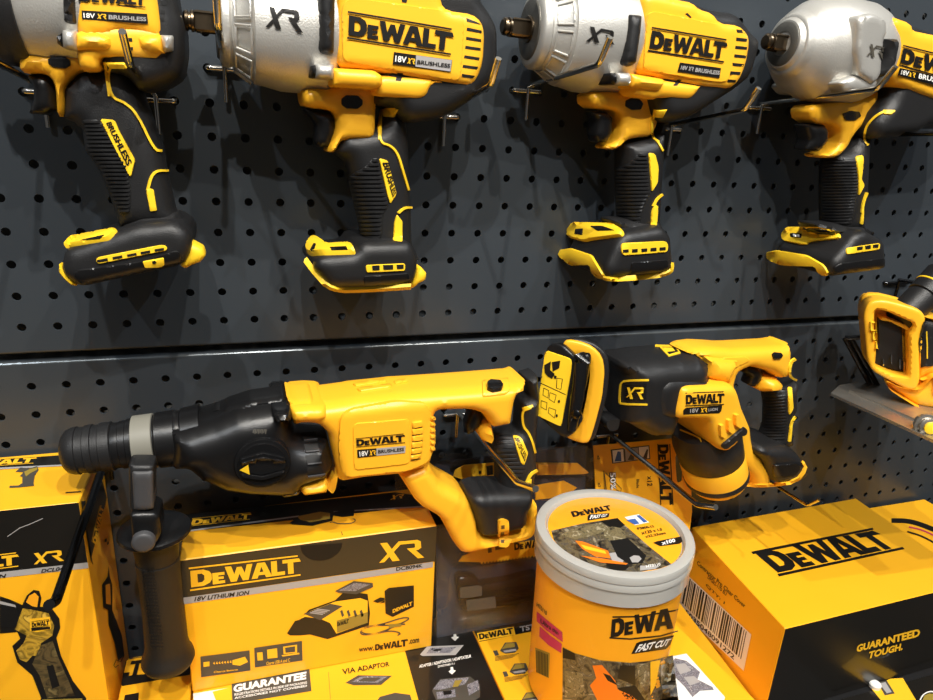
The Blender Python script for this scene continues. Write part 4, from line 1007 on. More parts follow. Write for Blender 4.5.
# ================================================================== cartons
def prism(part, foot, z0, z1, m, bev=.0008):
    """carton with straight folded edges from its four floor corners (counter-clockwise from above)"""
    F4 = [np.array(p, float) for p in foot]; c = sum(F4)/4; b = bev; V, Fc = [], []
    def ring(k, z, d):
        out = []
        for i in range(4):
            p, a, n = F4[i], F4[i-1], F4[(i+1) % 4]; e1 = (a-p)/np.linalg.norm(a-p); e2 = (n-p)/np.linalg.norm(n-p); base = p+(e1+e2)*d
            out += [tuple(base+e1*b)+(z,), tuple(base+e2*b)+(z,)]
        V.extend(out)
    ring(0, z0, b); ring(1, z0+b, 0); ring(2, z1-b, 0); ring(3, z1, b)
    for j in range(3):
        for i in range(8): a, n = j*8+i, j*8+(i+1) % 8; Fc.append((a, n, n+8, a+8))
    Fc.append(tuple(range(8))[::-1]); Fc.append(tuple(24+i for i in range(8)))
    part.add(V, Fc, m); return part
def carton(name, label, foot, z0, z1, m='yellow_card', cat='box', group=None):
    c = np.mean(foot, axis=0); t = Thing(name, label, cat, (c[0], c[1], z0), group); p = Part('box_body', t, smooth=25); prism(p, foot, z0, z1, m)
    return t, p
def rect(x0, y0, x1, y1): return [(x0,y0),(x1,y0),(x1,y1),(x0,y1)]
ZS, ZF = -.3803, -.3062
# ---- tall carton on the left with a torch picture
tA, bA = carton('product_carton', 'tall yellow and black carton at the left edge with a pictured cordless torch', rect(-.21,-.093,.045,-.005), ZS, -.108)
ip = lambda p, s, m, **k: ipoly(p, q(s), m, [p], **k)
bA.pln = (1,-.0930,-1,(-.21,-1,ZS),(.045,1,-.108))
ip(bA, 'px -90 516 80.8 499.6 Q 370 486 px -90 582', 'black_card')
ip(bA, 'px -90 582 Q 370 486 366 510 px -90 588', 'grey_ink')
logo(bA, q('Q -310 492 76 446 78 504 -306 552'), 'yellow_ink', [bA], h=.0006)
xr(bA, q('Q 130 452 252 436 258 480 136 496'), 'yellow_ink', [bA], .0006)
text(bA, 'DCL040', q('Q 165 515 272 502 272 518 165 530'), 'black_ink', [bA], h=.0006, bold=.03, shear=.2); text(bA, '18V LITHIUM ION', q('Q -300 572 26 533 26 548 -300 590'), 'black_ink', [bA], h=.0006, bold=.03, shear=.2)
ipoly(bA, stroke(q('Q 30 385 80 350 120 335 172 312'), .7), 'grey_ink', [bA], .0006)
ip(bA, 'R 0 283 40 296 90 318 108 280 135 258 158 262 166 290 160 325 205 328 238 372 242 410 226 450 244 520 292 622 345 690 345 740 150 740 165 690 130 600 70 548 50 482 82 452 70 426 0 432', 'black_ink', h=.0005)
ip(bA, 'R 92 330 150 340 195 350 218 400 210 440 165 470 160 520 130 520 108 546 80 535 66 500 95 470 108 440 60 415', 'torch_print', h=.0008); ip(bA, 'R 120 372 200 364 206 412 150 425 122 420', 'yellow_ink', h=.0010)
ip(bA, 'R 105 306 118 280 140 268 156 284 150 326 130 322', 'orange_card', h=.0008)
ip(bA, 'R 165 478 212 460 232 520 276 620 300 680 190 690 160 600 130 552', 'grip_print', h=.0009); ip(bA, 'R 188 560 214 556 240 640 210 650', 'black_ink', h=.0011)
ip(bA, 'R 0 306 60 318 80 345 66 408 0 412', 'hole_dark', h=.0008); ip(bA, 'R 0 300 62 316 66 326 0 312', 'grey_ink', h=.0010)
ip(bA, 'R 170 694 330 690 335 730 165 735', 'khaki_ink', h=.0009)
logo(bA, q('R 128 382 200 372 200 400 130 408'), 'black_ink', [bA], h=.0012); ip(bA, 'R 126 408 202 402 202 412 128 420', 'black_ink', h=.0012)
# top face
bA.pln = (2,-.108,1,(-.21,-.093,-1),(.045,-.005,1))
ip(bA, 'px -90 468 e 0 160 470 125 530 200 0 226 px -90 476', 'black_card'); ip(bA, 'e -300 246 0 226 530 200 525 212 0 240 -300 262', 'grey_ink', h=.0005)
logo(bA, q('e -330 178 308 136 274 192 -372 238'), 'yellow_ink', [bA], h=.0006)
ip(bA, 'e 125 260 165 225 240 232 300 215 312 245 280 290 270 350 275 372 160 385 75 388 80 372 150 370 180 350 180 300 160 295 190 262', 'dark_grey_ink', h=.0005); ip(bA, 'e 195 262 240 240 300 225 300 245 250 270 210 300', 'khaki_ink', h=.0007)
ipoly(bA, stroke(q('e 528 428 652 420'), 1.0), 'black_ink', [bA], .0006)
# right side
bA.pln = (0,.045,1,(-1,-.093,ZS),(1,-.005,-.108))
ip(bA, 'Q 322 245 345 244 405 160 425 230 408 300 360 480 370 500', 'black_card', h=.0005)
logo(bA, q('Q 362 405 396 258 416 270 384 425'), 'yellow_ink', [bA], h=.0008)
ip(bA, 'R 405 240 428 205 432 160 436 205 446 240 446 340 484 440 494 520 470 545 458 480 432 400 430 340 410 330', 'black_ink', h=.0006); ip(bA, 'R 418 240 436 235 440 320 420 315', 'orange_card', h=.0008)
ipoly(bA, stroke(q('R 494 520 480 548 462 540 452 562 458 570 472 560'), .7), 'brown_ink', [bA], .0006)
ip(bA, 'R 416 58 424 54 424 66 416 70', 'black_ink', h=.0006); ip(bA, 'R 426 70 432 66 432 76 426 80', 'black_ink', h=.0006)
# ---- charger carton
tB, bB = carton('product_carton', 'wide yellow carton with a black band and a battery charger pictured on front', rect(.108,-.0885,.321,-.021), ZF, -.172)
bB.pln = (1,-.0885,-1,(.108,-1,ZF),(.321,1,-.172))
ip(bB, 'S 20 366 U 440 2 440 145 412 145 0 204 S 50 510 20 512', 'charcoal_card')
ip(bB, 'T 50 290 U 0 206 412 146 411 168 0 232 T 52 316', 'grey_ink', h=.0004)
logo(bB, q('T 80 168 522 118 526 200 86 262'), 'yellow_ink', [bB], h=.0006)
text(bB, '18V LITHIUM ION', q('T 97 286 318 260 318 277 97 304'), 'black_ink', [bB], h=.0006, bold=.03, shear=.2)
xr(bB, q('U 190 72 370 55 376 128 196 150'), 'yellow_ink', [bB], .0006)
text(bB, 'DCB094K', q('U 264 167 370 153 370 168 264 183'), 'black_ink', [bB], h=.0006, bold=.03)
a_ = [(q('T 605 82')[0][0]+21*math.cos(t), q('T 605 82')[0][1]-math.sin(t)*(-16)-1.2-(math.cos(t)*1.5)) for t in np.linspace(0, math.pi, 14)]
ipoly(bB, a_, 'hole_dark', [bB], .0006)
# charger drawing
ip(bB, 'T 468 432 500 382 520 378 555 338 660 300 700 262 790 275 800 350 795 400 630 455 560 436 520 440 480 440', 'black_ink', h=.0005)
ip(bB, 'T 505 380 560 342 660 304 760 290 790 300 790 388 665 432 640 390 600 372 540 365', 'yellow_ink', h=.0008); ip(bB, 'T 535 352 640 312 690 322 600 378', 'dark_grey_ink', h=.0010)
ip(bB, 'T 666 380 790 345 790 388 668 428', 'khaki_ink', h=.0010); logo(bB, q('T 668 386 715 372 715 388 668 402'), 'black_ink', [bB], h=.0012, bars=False)
for i in range(4): x = 680+i*26; ip(bB, 'T %d 342 %d 336 %d 358 %d 366' % (x, x+8, x+16, x+8), 'dark_grey_ink', h=.0010)
ip(bB, 'T 660 262 735 222 810 230 812 246 745 275 672 268', 'dark_grey_ink', h=.0008); ip(bB, 'T 672 260 738 228 800 235 740 262', 'device_print', h=.0010)
for i in range(4): ip(bB, 'T %d %d %d %d %d %d %d %d' % (560+i*9, 345-i*5, 612+i*9, 352-i*5, 610+i*9, 356-i*5, 558+i*9, 349-i*5), 'grey_ink', h=.0012)
# plug, cable
ip(bB, 'U 218 262 235 250 335 240 335 325 250 366 222 352', 'black_ink', h=.0006); ip(bB, 'U 172 303 200 288 218 290 218 308 198 312 218 300 190 310', 'black_ink', h=.0006)
text(bB, 'DEWALT', q('U 250 335 328 303 328 318 250 350'), 'yellow_ink', [bB], h=.0009, bold=.04)
cb_ = smoothline(q('U 300 395 230 400 150 400 118 425 130 440 200 430 300 385 320 370 290 368 210 395 130 410 122 430 170 436 240 420 285 430 270 440'), 2); ipoly(bB, stroke(cb_, 1.1), 'dark_grey_ink', [bB], .0006)
ip(bB, 'U 235 395 285 392 285 402 235 410', 'khaki_ink', h=.0008)
text(bB, 'www.', q('U 115 492 176 484 176 500 115 506'), 'black_ink', [bB], h=.0006); logo(bB, q('U 180 476 312 454 312 482 180 500'), 'black_ink', [bB], h=.0006, bars=False); text(bB, '.com', q('U 315 458 356 452 356 468 315 474'), 'black_ink', [bB], h=.0006)
for s_, s2 in (('T 122 525 318 500 322 580 125 607', 'T 175 582 272 572 272 580 175 592'), ('T 337 490 528 462 530 540 340 568', 'T 385 545 480 530 480 548 385 562')):
    ip(bB, s_, 'dark_grey_ink', h=.0005); text(bB, 'Charge Batteries' if s_[2:5] == '122' else 'Charge USB A and C', q(s2), 'yellow_ink', [bB], h=.0008)
for s_ in ('T 134 546 158 543 158 562 134 565','T 250 538 300 524 312 545 280 560 250 556','T 348 508 370 506 372 538 350 540','T 388 496 428 490 430 528 390 532','T 452 484 508 476 508 508 454 514','T 446 518 516 508 518 514 450 524'): ip(bB, s_, 'yellow_ink', h=.0008)
for i in range(7): ip(bB, 'T %d %d %d %d %d %d' % (172+i*11, 552-i, 178+i*11, 544-i, 180+i*11, 556-i), 'yellow_ink', h=.0008)
ip(bB, 'T 460 488 500 482 500 504 462 508', 'dark_grey_ink', h=.0010)
# top face of the charger carton
bB.pln = (2,-.172,1,(.108,-.0885,-1),(.321,-.021,1))
ip(bB, 'S 60 175 900 90 U 410 -118 410 -80 S 45 250', 'black_card')
ip(bB, 'S 50 246 300 212 640 168 U 408 -78 408 -72 S 640 172 50 252', 'grey_ink', h=.0005)
logo(bB, q('S 92 196 328 172 322 200 82 228'), 'yellow_ink', [bB], h=.0007); xr(bB, q('S 888 104 940 98 930 116 880 122'), 'yellow_ink', [bB], .0006)
ip(bB, 'S 478 215 520 182 600 165 655 168 650 205 570 225 490 220', 'black_ink', h=.0006); ip(bB, 'S 510 188 600 170 640 175 640 198 560 212 520 202', 'khaki_ink', h=.0008)
ipoly(bB, stroke(smoothline(q('S 640 212 700 195 745 197 735 215 680 218 650 210')), .8), 'dark_grey_ink', [bB], .0006); ip(bB, 'S 655 170 740 155 735 185 690 190 660 185', 'black_ink', h=.0006)
ipoly(bB, stroke(q('S 690 262 686 248'), .8), 'brown_ink', [bB], .0005)
# ---- flat cartons lying on the shelf
t0, b0 = carton('flat_carton', 'flat carton below the side handle of the rotary hammer', rect(.049,-.30,.1065,-.034), ZS, ZF-.0002, group='flat cartons lying on the shelf')
b0.pln = (2,ZF-.0002,1,(0.049,-.30,-1),(0.1065,-0.034,1))
ip(b0, 'R 440 615 575 598 750 570 750 600 610 625 490 645 430 650', 'black_card'); ip(b0, 'R 575 530 600 520 770 505 760 600 610 625 580 610', 'black_card', h=.0004)
text(b0, 'LT', q('R 490 552 582 540 568 600 470 612'), 'black_ink', [b0], bold=.05, h=.0008); ip(b0, 'R 450 535 580 518 568 528 450 546', 'yellow_ink', h=.0005)
ip(b0, 'R 500 682 556 672 552 720 492 720', 'black_card', h=.0005)
t1, b1 = carton('flat_carton', 'flat carton under the charger box, guarantee panel and adaptor pictures on top', rect(.1085,-.30,.3655,-.022), ZS, ZF-.0002, group='flat cartons lying on the shelf')
b1.pln = (2,ZF-.0002,1,(0.1085,-.30,-1),(0.3655,-0.022,1))
ip(b1, 'T 246 628 558 578 566 665 320 705 250 720', 'dark_grey_ink'); text(b1, 'GUARANTEE', q('T 252 642 546 588 550 618 256 672'), 'white_ink', [b1], bold=.05, h=.0006, shear=.15)
text(b1, 'REGISTRATION DETAILS IN SIDE OF PACKAGING', q('T 258 676 548 627 548 636 258 686'), 'white_ink', [b1], h=.0006); text(b1, 'ACCESSORIES NOT COVERED', q('T 258 690 548 640 548 649 258 699'), 'white_ink', [b1], h=.0006)
ip(b1, 'T 88 676 236 652 244 700 96 710', 'white_ink'); ip(b1, 'T 170 668 238 652 246 705 190 720', 'yellow_ink', h=.0005)
text(b1, 'VIA ADAPTOR', q('T 688 578 876 548 878 566 690 600'), 'black_ink', [b1], bold=.02, h=.0006)
ip(b1, 'T 702 632 752 602 888 604 845 640 735 642', 'dark_grey_ink'); ip(b1, 'T 725 630 765 608 870 608 830 634', 'device_print', h=.0006); ip(b1, 'T 750 628 775 613 850 612 820 629', 'dark_grey_ink', h=.0008)
ip(b1, 'T 830 700 840 688 900 672 960 680 970 710 840 712', 'dark_grey_ink'); ipoly(b1, stroke(q('T 634 590 642 700'), .5), 'khaki_ink', [b1], .0004)
ip(b1, 'px 397 600 471 600 U 575 435 720 760 370 760 300 505', 'black_card')
for s_ in ('U 494 438 504 438 506 448 516 450 500 466 484 452 494 448', 'U 482 570 492 570 494 582 504 584 488 600 474 588 482 582'): ip(b1, s_, 'white_ink', h=.0006)
ip(b1, 'U 360 520 388 488 535 482 502 522 370 526', 'grey_ink', h=.0006); ip(b1, 'U 385 516 402 494 505 490 480 514', 'device_print', h=.0008); ip(b1, 'U 410 508 420 500 450 498 440 506', 'black_ink', h=.0010)
text(b1, 'ADAPTER / ADAPTADOR / ADAPTATEUR', q('U 355 562 563 520 565 532 357 574'), 'white_ink', [b1], bold=.03, h=.0006, shear=.2); text(b1, 'DWST08017-1', q('U 432 564 498 552 498 560 432 573'), 'white_ink', [b1], bold=.02, h=.0006)
ip(b1, 'U 408 665 440 618 560 608 600 640 600 690 560 715 430 715', 'dark_grey_ink', h=.0006); ip(b1, 'U 412 660 442 622 556 612 540 640 440 662', 'device_print', h=.0008); ip(b1, 'U 548 642 592 622 598 660 556 685', 'device_print', h=.0008)
ip(b1, 'U 425 672 500 660 502 690 430 700', 'device_print', h=.0008); ip(b1, 'U 452 668 485 664 486 680 455 684', 'black_ink', h=.0010); ip(b1, 'U 500 625 530 622 512 650 490 652', 'khaki_ink', h=.0010)
t2, b2 = carton('flat_carton', 'flat yellow carton under the round tub with small storage boxes pictured on it', rect(.367,-.30,.503,-.022), ZS, ZF-.0002, group='flat cartons lying on the shelf')
b2.pln = (2,ZF-.0002,1,(0.367,-.30,-1),(0.503,-0.022,1))
ip(b2, 'px 468 600 545 600 U 940 400 598 468 570 430', 'black_card'); iquads(b2, q('U 588 434 734 408 742 440 596 466'), [(0,0,1,1)], 'yellow_ink', h=.0005)
logo(b2, q('U 594 438 732 412 738 436 598 461'), 'black_ink', [b2], h=.0008, bars=False); text(b2, 'TSTAK', q('U 758 408 860 388 862 408 762 430'), 'grey_ink', [b2], bold=.03, h=.0006)
for dx, dy in ((0,0),(38,84),(84,200)):
    for s_, m_, h_ in (((680,505,700,472,745,470,755,495,740,512,700,516),'dark_grey_ink',.0005),((686,500,704,476,738,474,740,490,700,496),'khaki_ink',.0008),((692,506,742,498,746,506,700,513),'grey_ink',.0009),((652,505,668,503,676,522,660,526),'dark_grey_ink',.0006)):
        ipoly(b2, [(330+(s_[i]+dx)/4, 525+(s_[i+1]+dy)/4) for i in range(0, len(s_), 2)], m_, [b2], h_)
    for k in range(4):
        a = 660+dx; b = 530+dy+k*5; ipoly(b2, stroke([(330+a/4, 525+b/4), (330+(a+95-k*8)/4, 525+(b-14)/4)], .45), 'brown_ink', [b2], .0006)
t3, b3 = carton('flat_carton', 'narrow flat carton between the round tub and the big yellow box', [(.543,-.30),(.596,-.30),(.559,-.022),(.506,-.022)], ZS, ZF-.0002, group='flat cartons lying on the shelf')
b3.pln = (2,ZF-.0002,1,(.5,-.30,-1),(.6,-.022,1))
ip(b3, 'W 680 528 745 515 900 690 890 720 700 700', 'white_ink'); ip(b3, 'W 672 568 700 535 745 545 800 590 790 620 850 650 855 662 800 665 770 690 740 650 690 600', 'device_print', h=.0006)
ip(b3, 'W 700 560 740 556 765 585 720 600', 'grey_ink', h=.0008); ip(b3, 'W 735 612 775 606 800 630 760 645', 'grey_ink', h=.0008)
ipoly(b3, stroke(q('W 640 700 690 760'), 1), 'khaki_ink', [b3], .0005); ip(b3, 'W 640 650 665 648 690 690 660 695', 'dark_grey_ink', h=.0005)
t4_, b4_ = carton('flat_carton', 'narrow orange-yellow carton edge squeezed against the left side of the big yellow box', [(.600,-.30),(.630,-.30),(.656,-.022),(.564,-.022)], ZS, -.372, group='flat cartons lying on the shelf')
# ---- big yellow box on the right
tH, bH = carton('product_carton', 'big yellow box on the right with black lettering and a black front', [(.643,-.188),(.905,-.182),(.921,-.010),(.660,-.017)], ZS, -.271)
bH.add([(.6431,-.1884,ZS+.0006),(.9049,-.1824,ZS+.0006),(.9049,-.1824,-.2715),(.6431,-.1884,-.2715)], [(0,1,2,3)], 'black_card')
logo(bH, q('X 218 112 698 22 800 88 312 192'), 'black_ink', [bH], h=.0005, bars=False)
for s_ in ('X 205 108 690 12 694 20 212 118', 'X 310 197 810 89 818 97 316 207'): ip(bH, s_, 'black_ink', h=.0005)
text(bH, 'GUARANTEED', q('X 628 478 878 412 878 444 622 508'), 'yellow_ink', [bH], bold=.045, h=.0006); text(bH, 'TOUGH.', q('X 676 505 812 470 808 498 668 535'), 'yellow_ink', [bH], bold=.045, h=.0006)
bc = [(685.5,573),(751.6,634.5),(744,671),(679,609)]
iquads(bH, bc, [(0,0,1,1)], 'white_ink', h=.0004)
x_ = .03; rb_ = random.Random(9); bars_ = []
while x_ < .94:
    w_ = rb_.choice([.010,.010,.018,.026]); bars_.append((x_,.22,x_+w_,.97)); x_ += w_+rb_.choice([.010,.012,.02])
iquads(bH, bc, bars_, 'black_ink', h=.0006); text(bH, '5035048091272', [homog(bc)(*p) for p in ((.1,.17),(.85,.17),(.85,.04),(.1,.04))], 'black_ink', [bH], h=.0006)
text(bH, 'Contractor Pro Clear Cover', q('v8 185 255 338 395 334 408 182 268'), 'brown_ink', [bH], h=.0006); text(bH, 'DPG82-11D EU', q('v8 218 302 278 358 275 369 216 313'), 'brown_ink', [bH], h=.0006); text(bH, 'QTY: 1', q('v8 212 328 272 388 269 397 210 338'), 'brown_ink', [bH], h=.0006)
for k in range(2): ipoly(bH, stroke([(683.5-k*1.6, 616+k*3.2), (722-k*1.6, 655+k*3.2)], .35), 'brown_ink', [bH], .0005)
tI, bI = carton('product_carton', 'yellow carton behind the big yellow box, black curved line on its lid', rect(.945,-.20,1.057,-.005), ZS, -.2935)
ipoly(bI, stroke(smoothline(q('v8 800 130 850 130 900 144 960 170')), 4.6), 'black_ink', [bI], .0005); ipoly(bI, stroke(smoothline(q('v8 855 150 900 160 960 190')), 1.4), 'magenta_ink', [bI], .0005); ipoly(bI, stroke(smoothline(q('v8 850 165 900 180 960 215')), 1.6), 'black_ink', [bI], .0005)
# ---- leaflet in front of the big box
tL = Thing('leaflet', 'black leaflet with a yellow band in front of the big yellow box', 'leaflet', (.82,-.24,ZS))
bL = Part('sheet', tL, smooth=25); prism(bL, rect(.74,-.30,.96,-.192), ZS, ZS+.0015, 'black_card', .0003)
ip(bL, 'g 430 600 590 530 690 525 830 760 560 760', 'yellow_ink'); ip(bL, 'g 485 560 560 545 625 650 545 665', 'dark_grey_ink', h=.0005); ip(bL, 'g 500 570 550 560 600 640 560 650', 'grey_ink', h=.0007)
ipoly(bL, stroke(smoothline(q('g 820 720 850 660 900 632 960 640')), 1.2), 'white_ink', [bL], .0006); ip(bL, 'g 840 720 865 665 900 650 960 655 960 720', 'khaki_ink', h=.0005)
tW = top(Part('bottle_cap', smooth=35), 'small white cap below the black front of the big yellow box', 'cap')
cw = hit(876, 682, 2, -.372); tW.top['loc'] = (cw[0], cw[1], -.3787); lathe(tW, (cw[0], cw[1], -.3787), (cw[0], cw[1], 0), [(0,.0055),(.004,.006),(.0055,.005),(.006,.003)], 'white_ink', 28)

# ================================================================== saw blade packs
def leanframe(x, y0, z0, y1, z1): # plane through the bottom edge (y0,z0) and the top edge (y1,z1)
    f = Frame(x, y0, 0, z=z0); v = np.array([0, y1-y0, z1-z0]); f.ez = v/np.linalg.norm(v); f.en = np.cross(f.ex, f.ez); return f
def slab(part, f, w0, w1, h0, h1, n0, n1, m, bev=.0006):
    P = []; 
    for n in (n0, n1):
        for a, b in ((w0,h0),(w1,h0),(w1,h1),(w0,h1)): P.append(f.w(a, b, n))
    part.add(P, [(3,2,1,0),(4,5,6,7),(0,1,5,4),(1,2,6,5),(2,3,7,6),(3,0,4,7)], m)
def blade(t, f, px, n, teeth, nt_):
    b = Part('saw_blade', t, 'yellow saw blade', smooth=20)
    P = q(px); a, c = q(teeth); out = list(P)
    for i in range(nt_):
        t0_, t1_ = i/nt_, (i+.7)/nt_
        out.append((a[0]+(c[0]-a[0])*t0_, a[1]+(c[1]-a[1])*t0_)); out.append((a[0]+(c[0]-a[0])*t1_+.6, a[1]+(c[1]-a[1])*t1_+2.2))
    out.append(c)
    puff(b, f, out, 'yellow_ink', .0008, r=.0005, e=.0006, n=n, tr=n, sm=0, s=.004); return b
fC = leanframe(.331, -.052, ZF, -.018, -.140); hC = .163
tC = Thing('blade_pack', 'clear saw blade pack behind the loop handle of the rotary hammer', 'blister pack', (.331,-.052,ZF), 'clear saw blade packs')
pc = Part('backing_card', tC, smooth=20); slab(pc, fC, 0, .172, 0, hC, -.002, 0, 'tray_black')
blade(tC, fC, 'N 292 205 300 180 335 160 455 150 640 150 780 152 830 188 790 190 640 196 455 215', .005, 'N 455 222 372 232', 6)
bl = Part('saw_blade', tC, 'orange-brown blade tip', smooth=20); puff(bl, fC, q('N 630 158 790 152 835 190 820 196 630 200'), 'orange_card', .0008, r=.0005, e=.0006, n=.008, tr=.008, sm=0)
for s_ in ('N 395 185 405 182 405 194 395 196','N 425 165 450 160 452 198 428 202'): patch(bl, q(s_), 'black_ink', [PARTS[-2]], .0004, sm=0, bev=False)
lc = Part('header_label', tC, 'yellow arrow-shaped label'); patch(lc, q('N 620 240 735 222 788 250 742 285 620 300'), 'orange_card', [pc], .001, sm=0)
cs = Part('clear_shell', tC, smooth=40); puff(cs, fC, q('N 50 135 200 120 850 78 858 260 700 300 70 330'), 'clear_film', .0012, r=.001, e=.001, n=.014, tr=.014, sm=1, s=.008)
for c_ in ('N 235 190', 'N 840 200', 'N 810 185'):
    c_ = fC.pw(*q(c_)[0], .013); lathe(cs, c_, c_+fC.en, [(0,.004),(.003,.0042),(.004,.003)], 'clear_film', 16)
fE = leanframe(.327, -.079, ZF, -.060, -.198); 
tE = Thing('blade_pack', 'clear saw blade pack between the charger box and the round tub', 'blister pack', (.327,-.079,ZF), 'clear saw blade packs')
pe = Part('backing_card', tE, smooth=20); slab(pe, fE, .002, .135, 0, .112, -.002, 0, 'tray_black')
b_ = blade(tE, fE, 'N 315 545 330 525 400 490 660 455 700 500', .006, 'N 660 514 400 548', 20)
logo(b_, q('N 535 472 680 448 680 480 537 500'), 'black_ink', [b_], h=.0006, bars=False)
for s_ in ('N 272 500 285 498 288 522 275 524','N 430 490 445 486 447 508 432 512','N 460 484 500 478 500 492 460 500'): ip(b_, s_, 'brown_ink', h=.0006)
case_ = Part('storage_case', tE, 'smoky clear storage case', smooth=40)
puff(case_, fE, q('U 480 195 500 180 600 170 840 130 850 370 600 400 440 440 415 420 430 340 470 330'), 'clear_film', .002, r=.002, e=.001, n=.018, tr=.018, sm=1, s=.008, back=.004)
puff(case_, fE, q('U 505 215 530 200 590 208 600 240 700 225 840 190 840 300 690 330 545 350 520 330'), 'gloss_black', .008, r=.004, e=.004, n=.006, tr=.012, sm=1, s=.006)
for s_, m_ in (('U 520 250 592 240 608 246 608 282 560 290 520 292','dark_grey_ink'),('U 545 300 612 292 660 285 665 330 548 345','dark_grey_ink')): ip(case_, s_, m_)
for i in range(4): tube(case_, [fE.pw(*q('U %d %d' % (500, 380+i*7))[0], .017), fE.pw(*q('U %d %d' % (840, 322+i*8))[0], .017)], .0007, 'clear_film', 6)
csh = Part('clear_shell', tE, smooth=40); puff(csh, fE, q('N 225 400 260 395 640 330 840 300 U 850 400 560 430 430 450 405 440 408 300 420 40'), 'clear_film', .001, r=.001, e=.0008, n=.022, tr=.022, sm=1, s=.008)
fD = leanframe(.511, -.062, ZF, -.020, -.1455)
tD = Thing('hanging_card_pack', 'yellow card pack behind the tub, lettering running down its right side', 'blister pack', (.511,-.062,ZF))
pd = Part('card', tD, smooth=20)
puff(pd, fD, [(593.4,445.6),(669,438.7),(687.5,436.2),(691,477),(692,512),(688,545),(680,583),(600,583)], 'yellow_card', .0009, r=.0004, e=.0006, tr=.0006, sm=0, s=.006, holes=[q('c 768 210 785 190 810 190 825 215 828 280 850 300 828 330 822 410 800 425 780 415 770 300')])
logo(pd, q('c 708 115 742 605 650 602 626 118'), 'black_ink', [pd], h=.0004, bars=False)
for s_ in ('c 620 112 628 112 652 602 644 602','c 716 112 724 112 750 604 742 604'): ip(pd, s_, 'black_ink', h=.0004)
ip(pd, 'c 245 158 556 122 565 232 258 270', 'dark_grey_ink'); ip(pd, 'c 258 164 345 154 352 250 266 262', 'white_ink', h=.0006); ip(pd, 'c 360 152 465 140 470 236 366 250', 'grey_ink', h=.0006); ip(pd, 'c 470 138 548 130 555 225 476 236', 'white_ink', h=.0006)
ip(pd, 'c 275 252 300 170 325 175 330 250', 'blue_ink', h=.0008); ip(pd, 'c 500 230 535 150 545 160 535 228', 'dark_grey_ink', h=.0008); ip(pd, 'c 380 240 420 160 435 160 430 240', 'dark_grey_ink', h=.0008)
text(pd, 'x12', q('c 580 368 580 450 540 452 540 370'), 'black_ink', [pd], bold=.02, h=.0005); text(pd, 'Blade', q('c 475 395 475 465 452 466 452 396'), 'brown_ink', [pd], h=.0005)
text(pd, '50%', q('c 288 335 290 478 240 482 232 340'), 'black_ink', [pd], bold=.09, h=.0005); text(pd, '50%', q('c 284 338 286 475 245 478 238 343'), 'white_ink', [pd], bold=.02, h=.0008)
ipoly(pd, stroke(q('c 190 325 195 500 210 500 195 345 205 345 330 470 325 500 290 480'), .7), 'brown_ink', [pd], .0005)
for s_ in ('c 158 200 158 235 138 236 136 202','c 165 420 166 455 146 458 144 422'): text(pd, 'x3', q(s_), 'brown_ink', [pd], bold=.02, h=.0005)

# ================================================================== round tub
cx, cy, zt_, Rr = .4505, -.170, -.1424, .065
tT = Thing('plastic_tub', 'round tub of discs with a milky lid and an orange label', 'tub', (cx, cy, ZF))
def ring_(part, prof, m, seg=96, cap=False): return lathe(part, (cx,cy,0), (cx,cy,1), [(z, r) for r, z in prof], m, seg, cap=cap)
body = Part('tub_wall', tT, smooth=40); ring_(body, [(.0,ZF+.003),(.052,ZF+.003),(.0545,ZF),(.0575,ZF+.001),(.0585,ZF+.004),(.0605,-.172),(.0608,-.150),(.0600,-.150),(.0595,-.172),(.0578,ZF+.006),(0.0,ZF+.006)], 'clear_film')
sl = Part('paper_label', tT, 'orange printed label', smooth=40); ring_(sl, [(.0581,ZF+.007),(.0588,ZF+.006),(.0609,-.1695),(.0603,-.169)], 'orange_card')
lid = Part('lid', tT, 'milky translucent lid', smooth=35)
ring_(lid, [(.0,-.1462),(.0552,-.1462),(.0560,-.1440),(.0572,-.1424),(.0625,-.1422),(.0645,-.1430),(.0652,-.1448),(.0652,-.1490),(.0644,-.1500),(.0650,-.1512),(.0650,-.1560),(.0640,-.1568),(.0642,-.1695),(.0634,-.1702),(.0628,-.1695),(.0630,-.1480),(.0560,-.1478),(0,-.1478)], 'frosted_plastic')
ll = Part('lid_label', lid, 'orange round label with a grinder picture', smooth=35); lathe(ll, (cx,cy,-.1461), (cx,cy,1), [(0,.0545),(.0003,.0547),(.0004,.0545)], 'orange_card', 96)
lip = lambda s, m, h=.0003: ipoly(ll, q(s), m, [ll], h)
logo(ll, q('V 282 168 438 142 452 160 292 190'), 'black_ink', [ll], h=.0005, bars=False)
lip('V 350 186 358 178 438 174 434 190 350 204', 'black_ink'); text(ll, 'FAST CUT', q('V 360 182 430 178 426 188 358 199'), 'white_ink', [ll], bold=.03, h=.0005, shear=.2)
lip('V 205 244 330 215 470 193 500 222 600 310 686 378 640 395 560 408 480 410 400 398 320 370 250 325 215 280', 'photo_print')
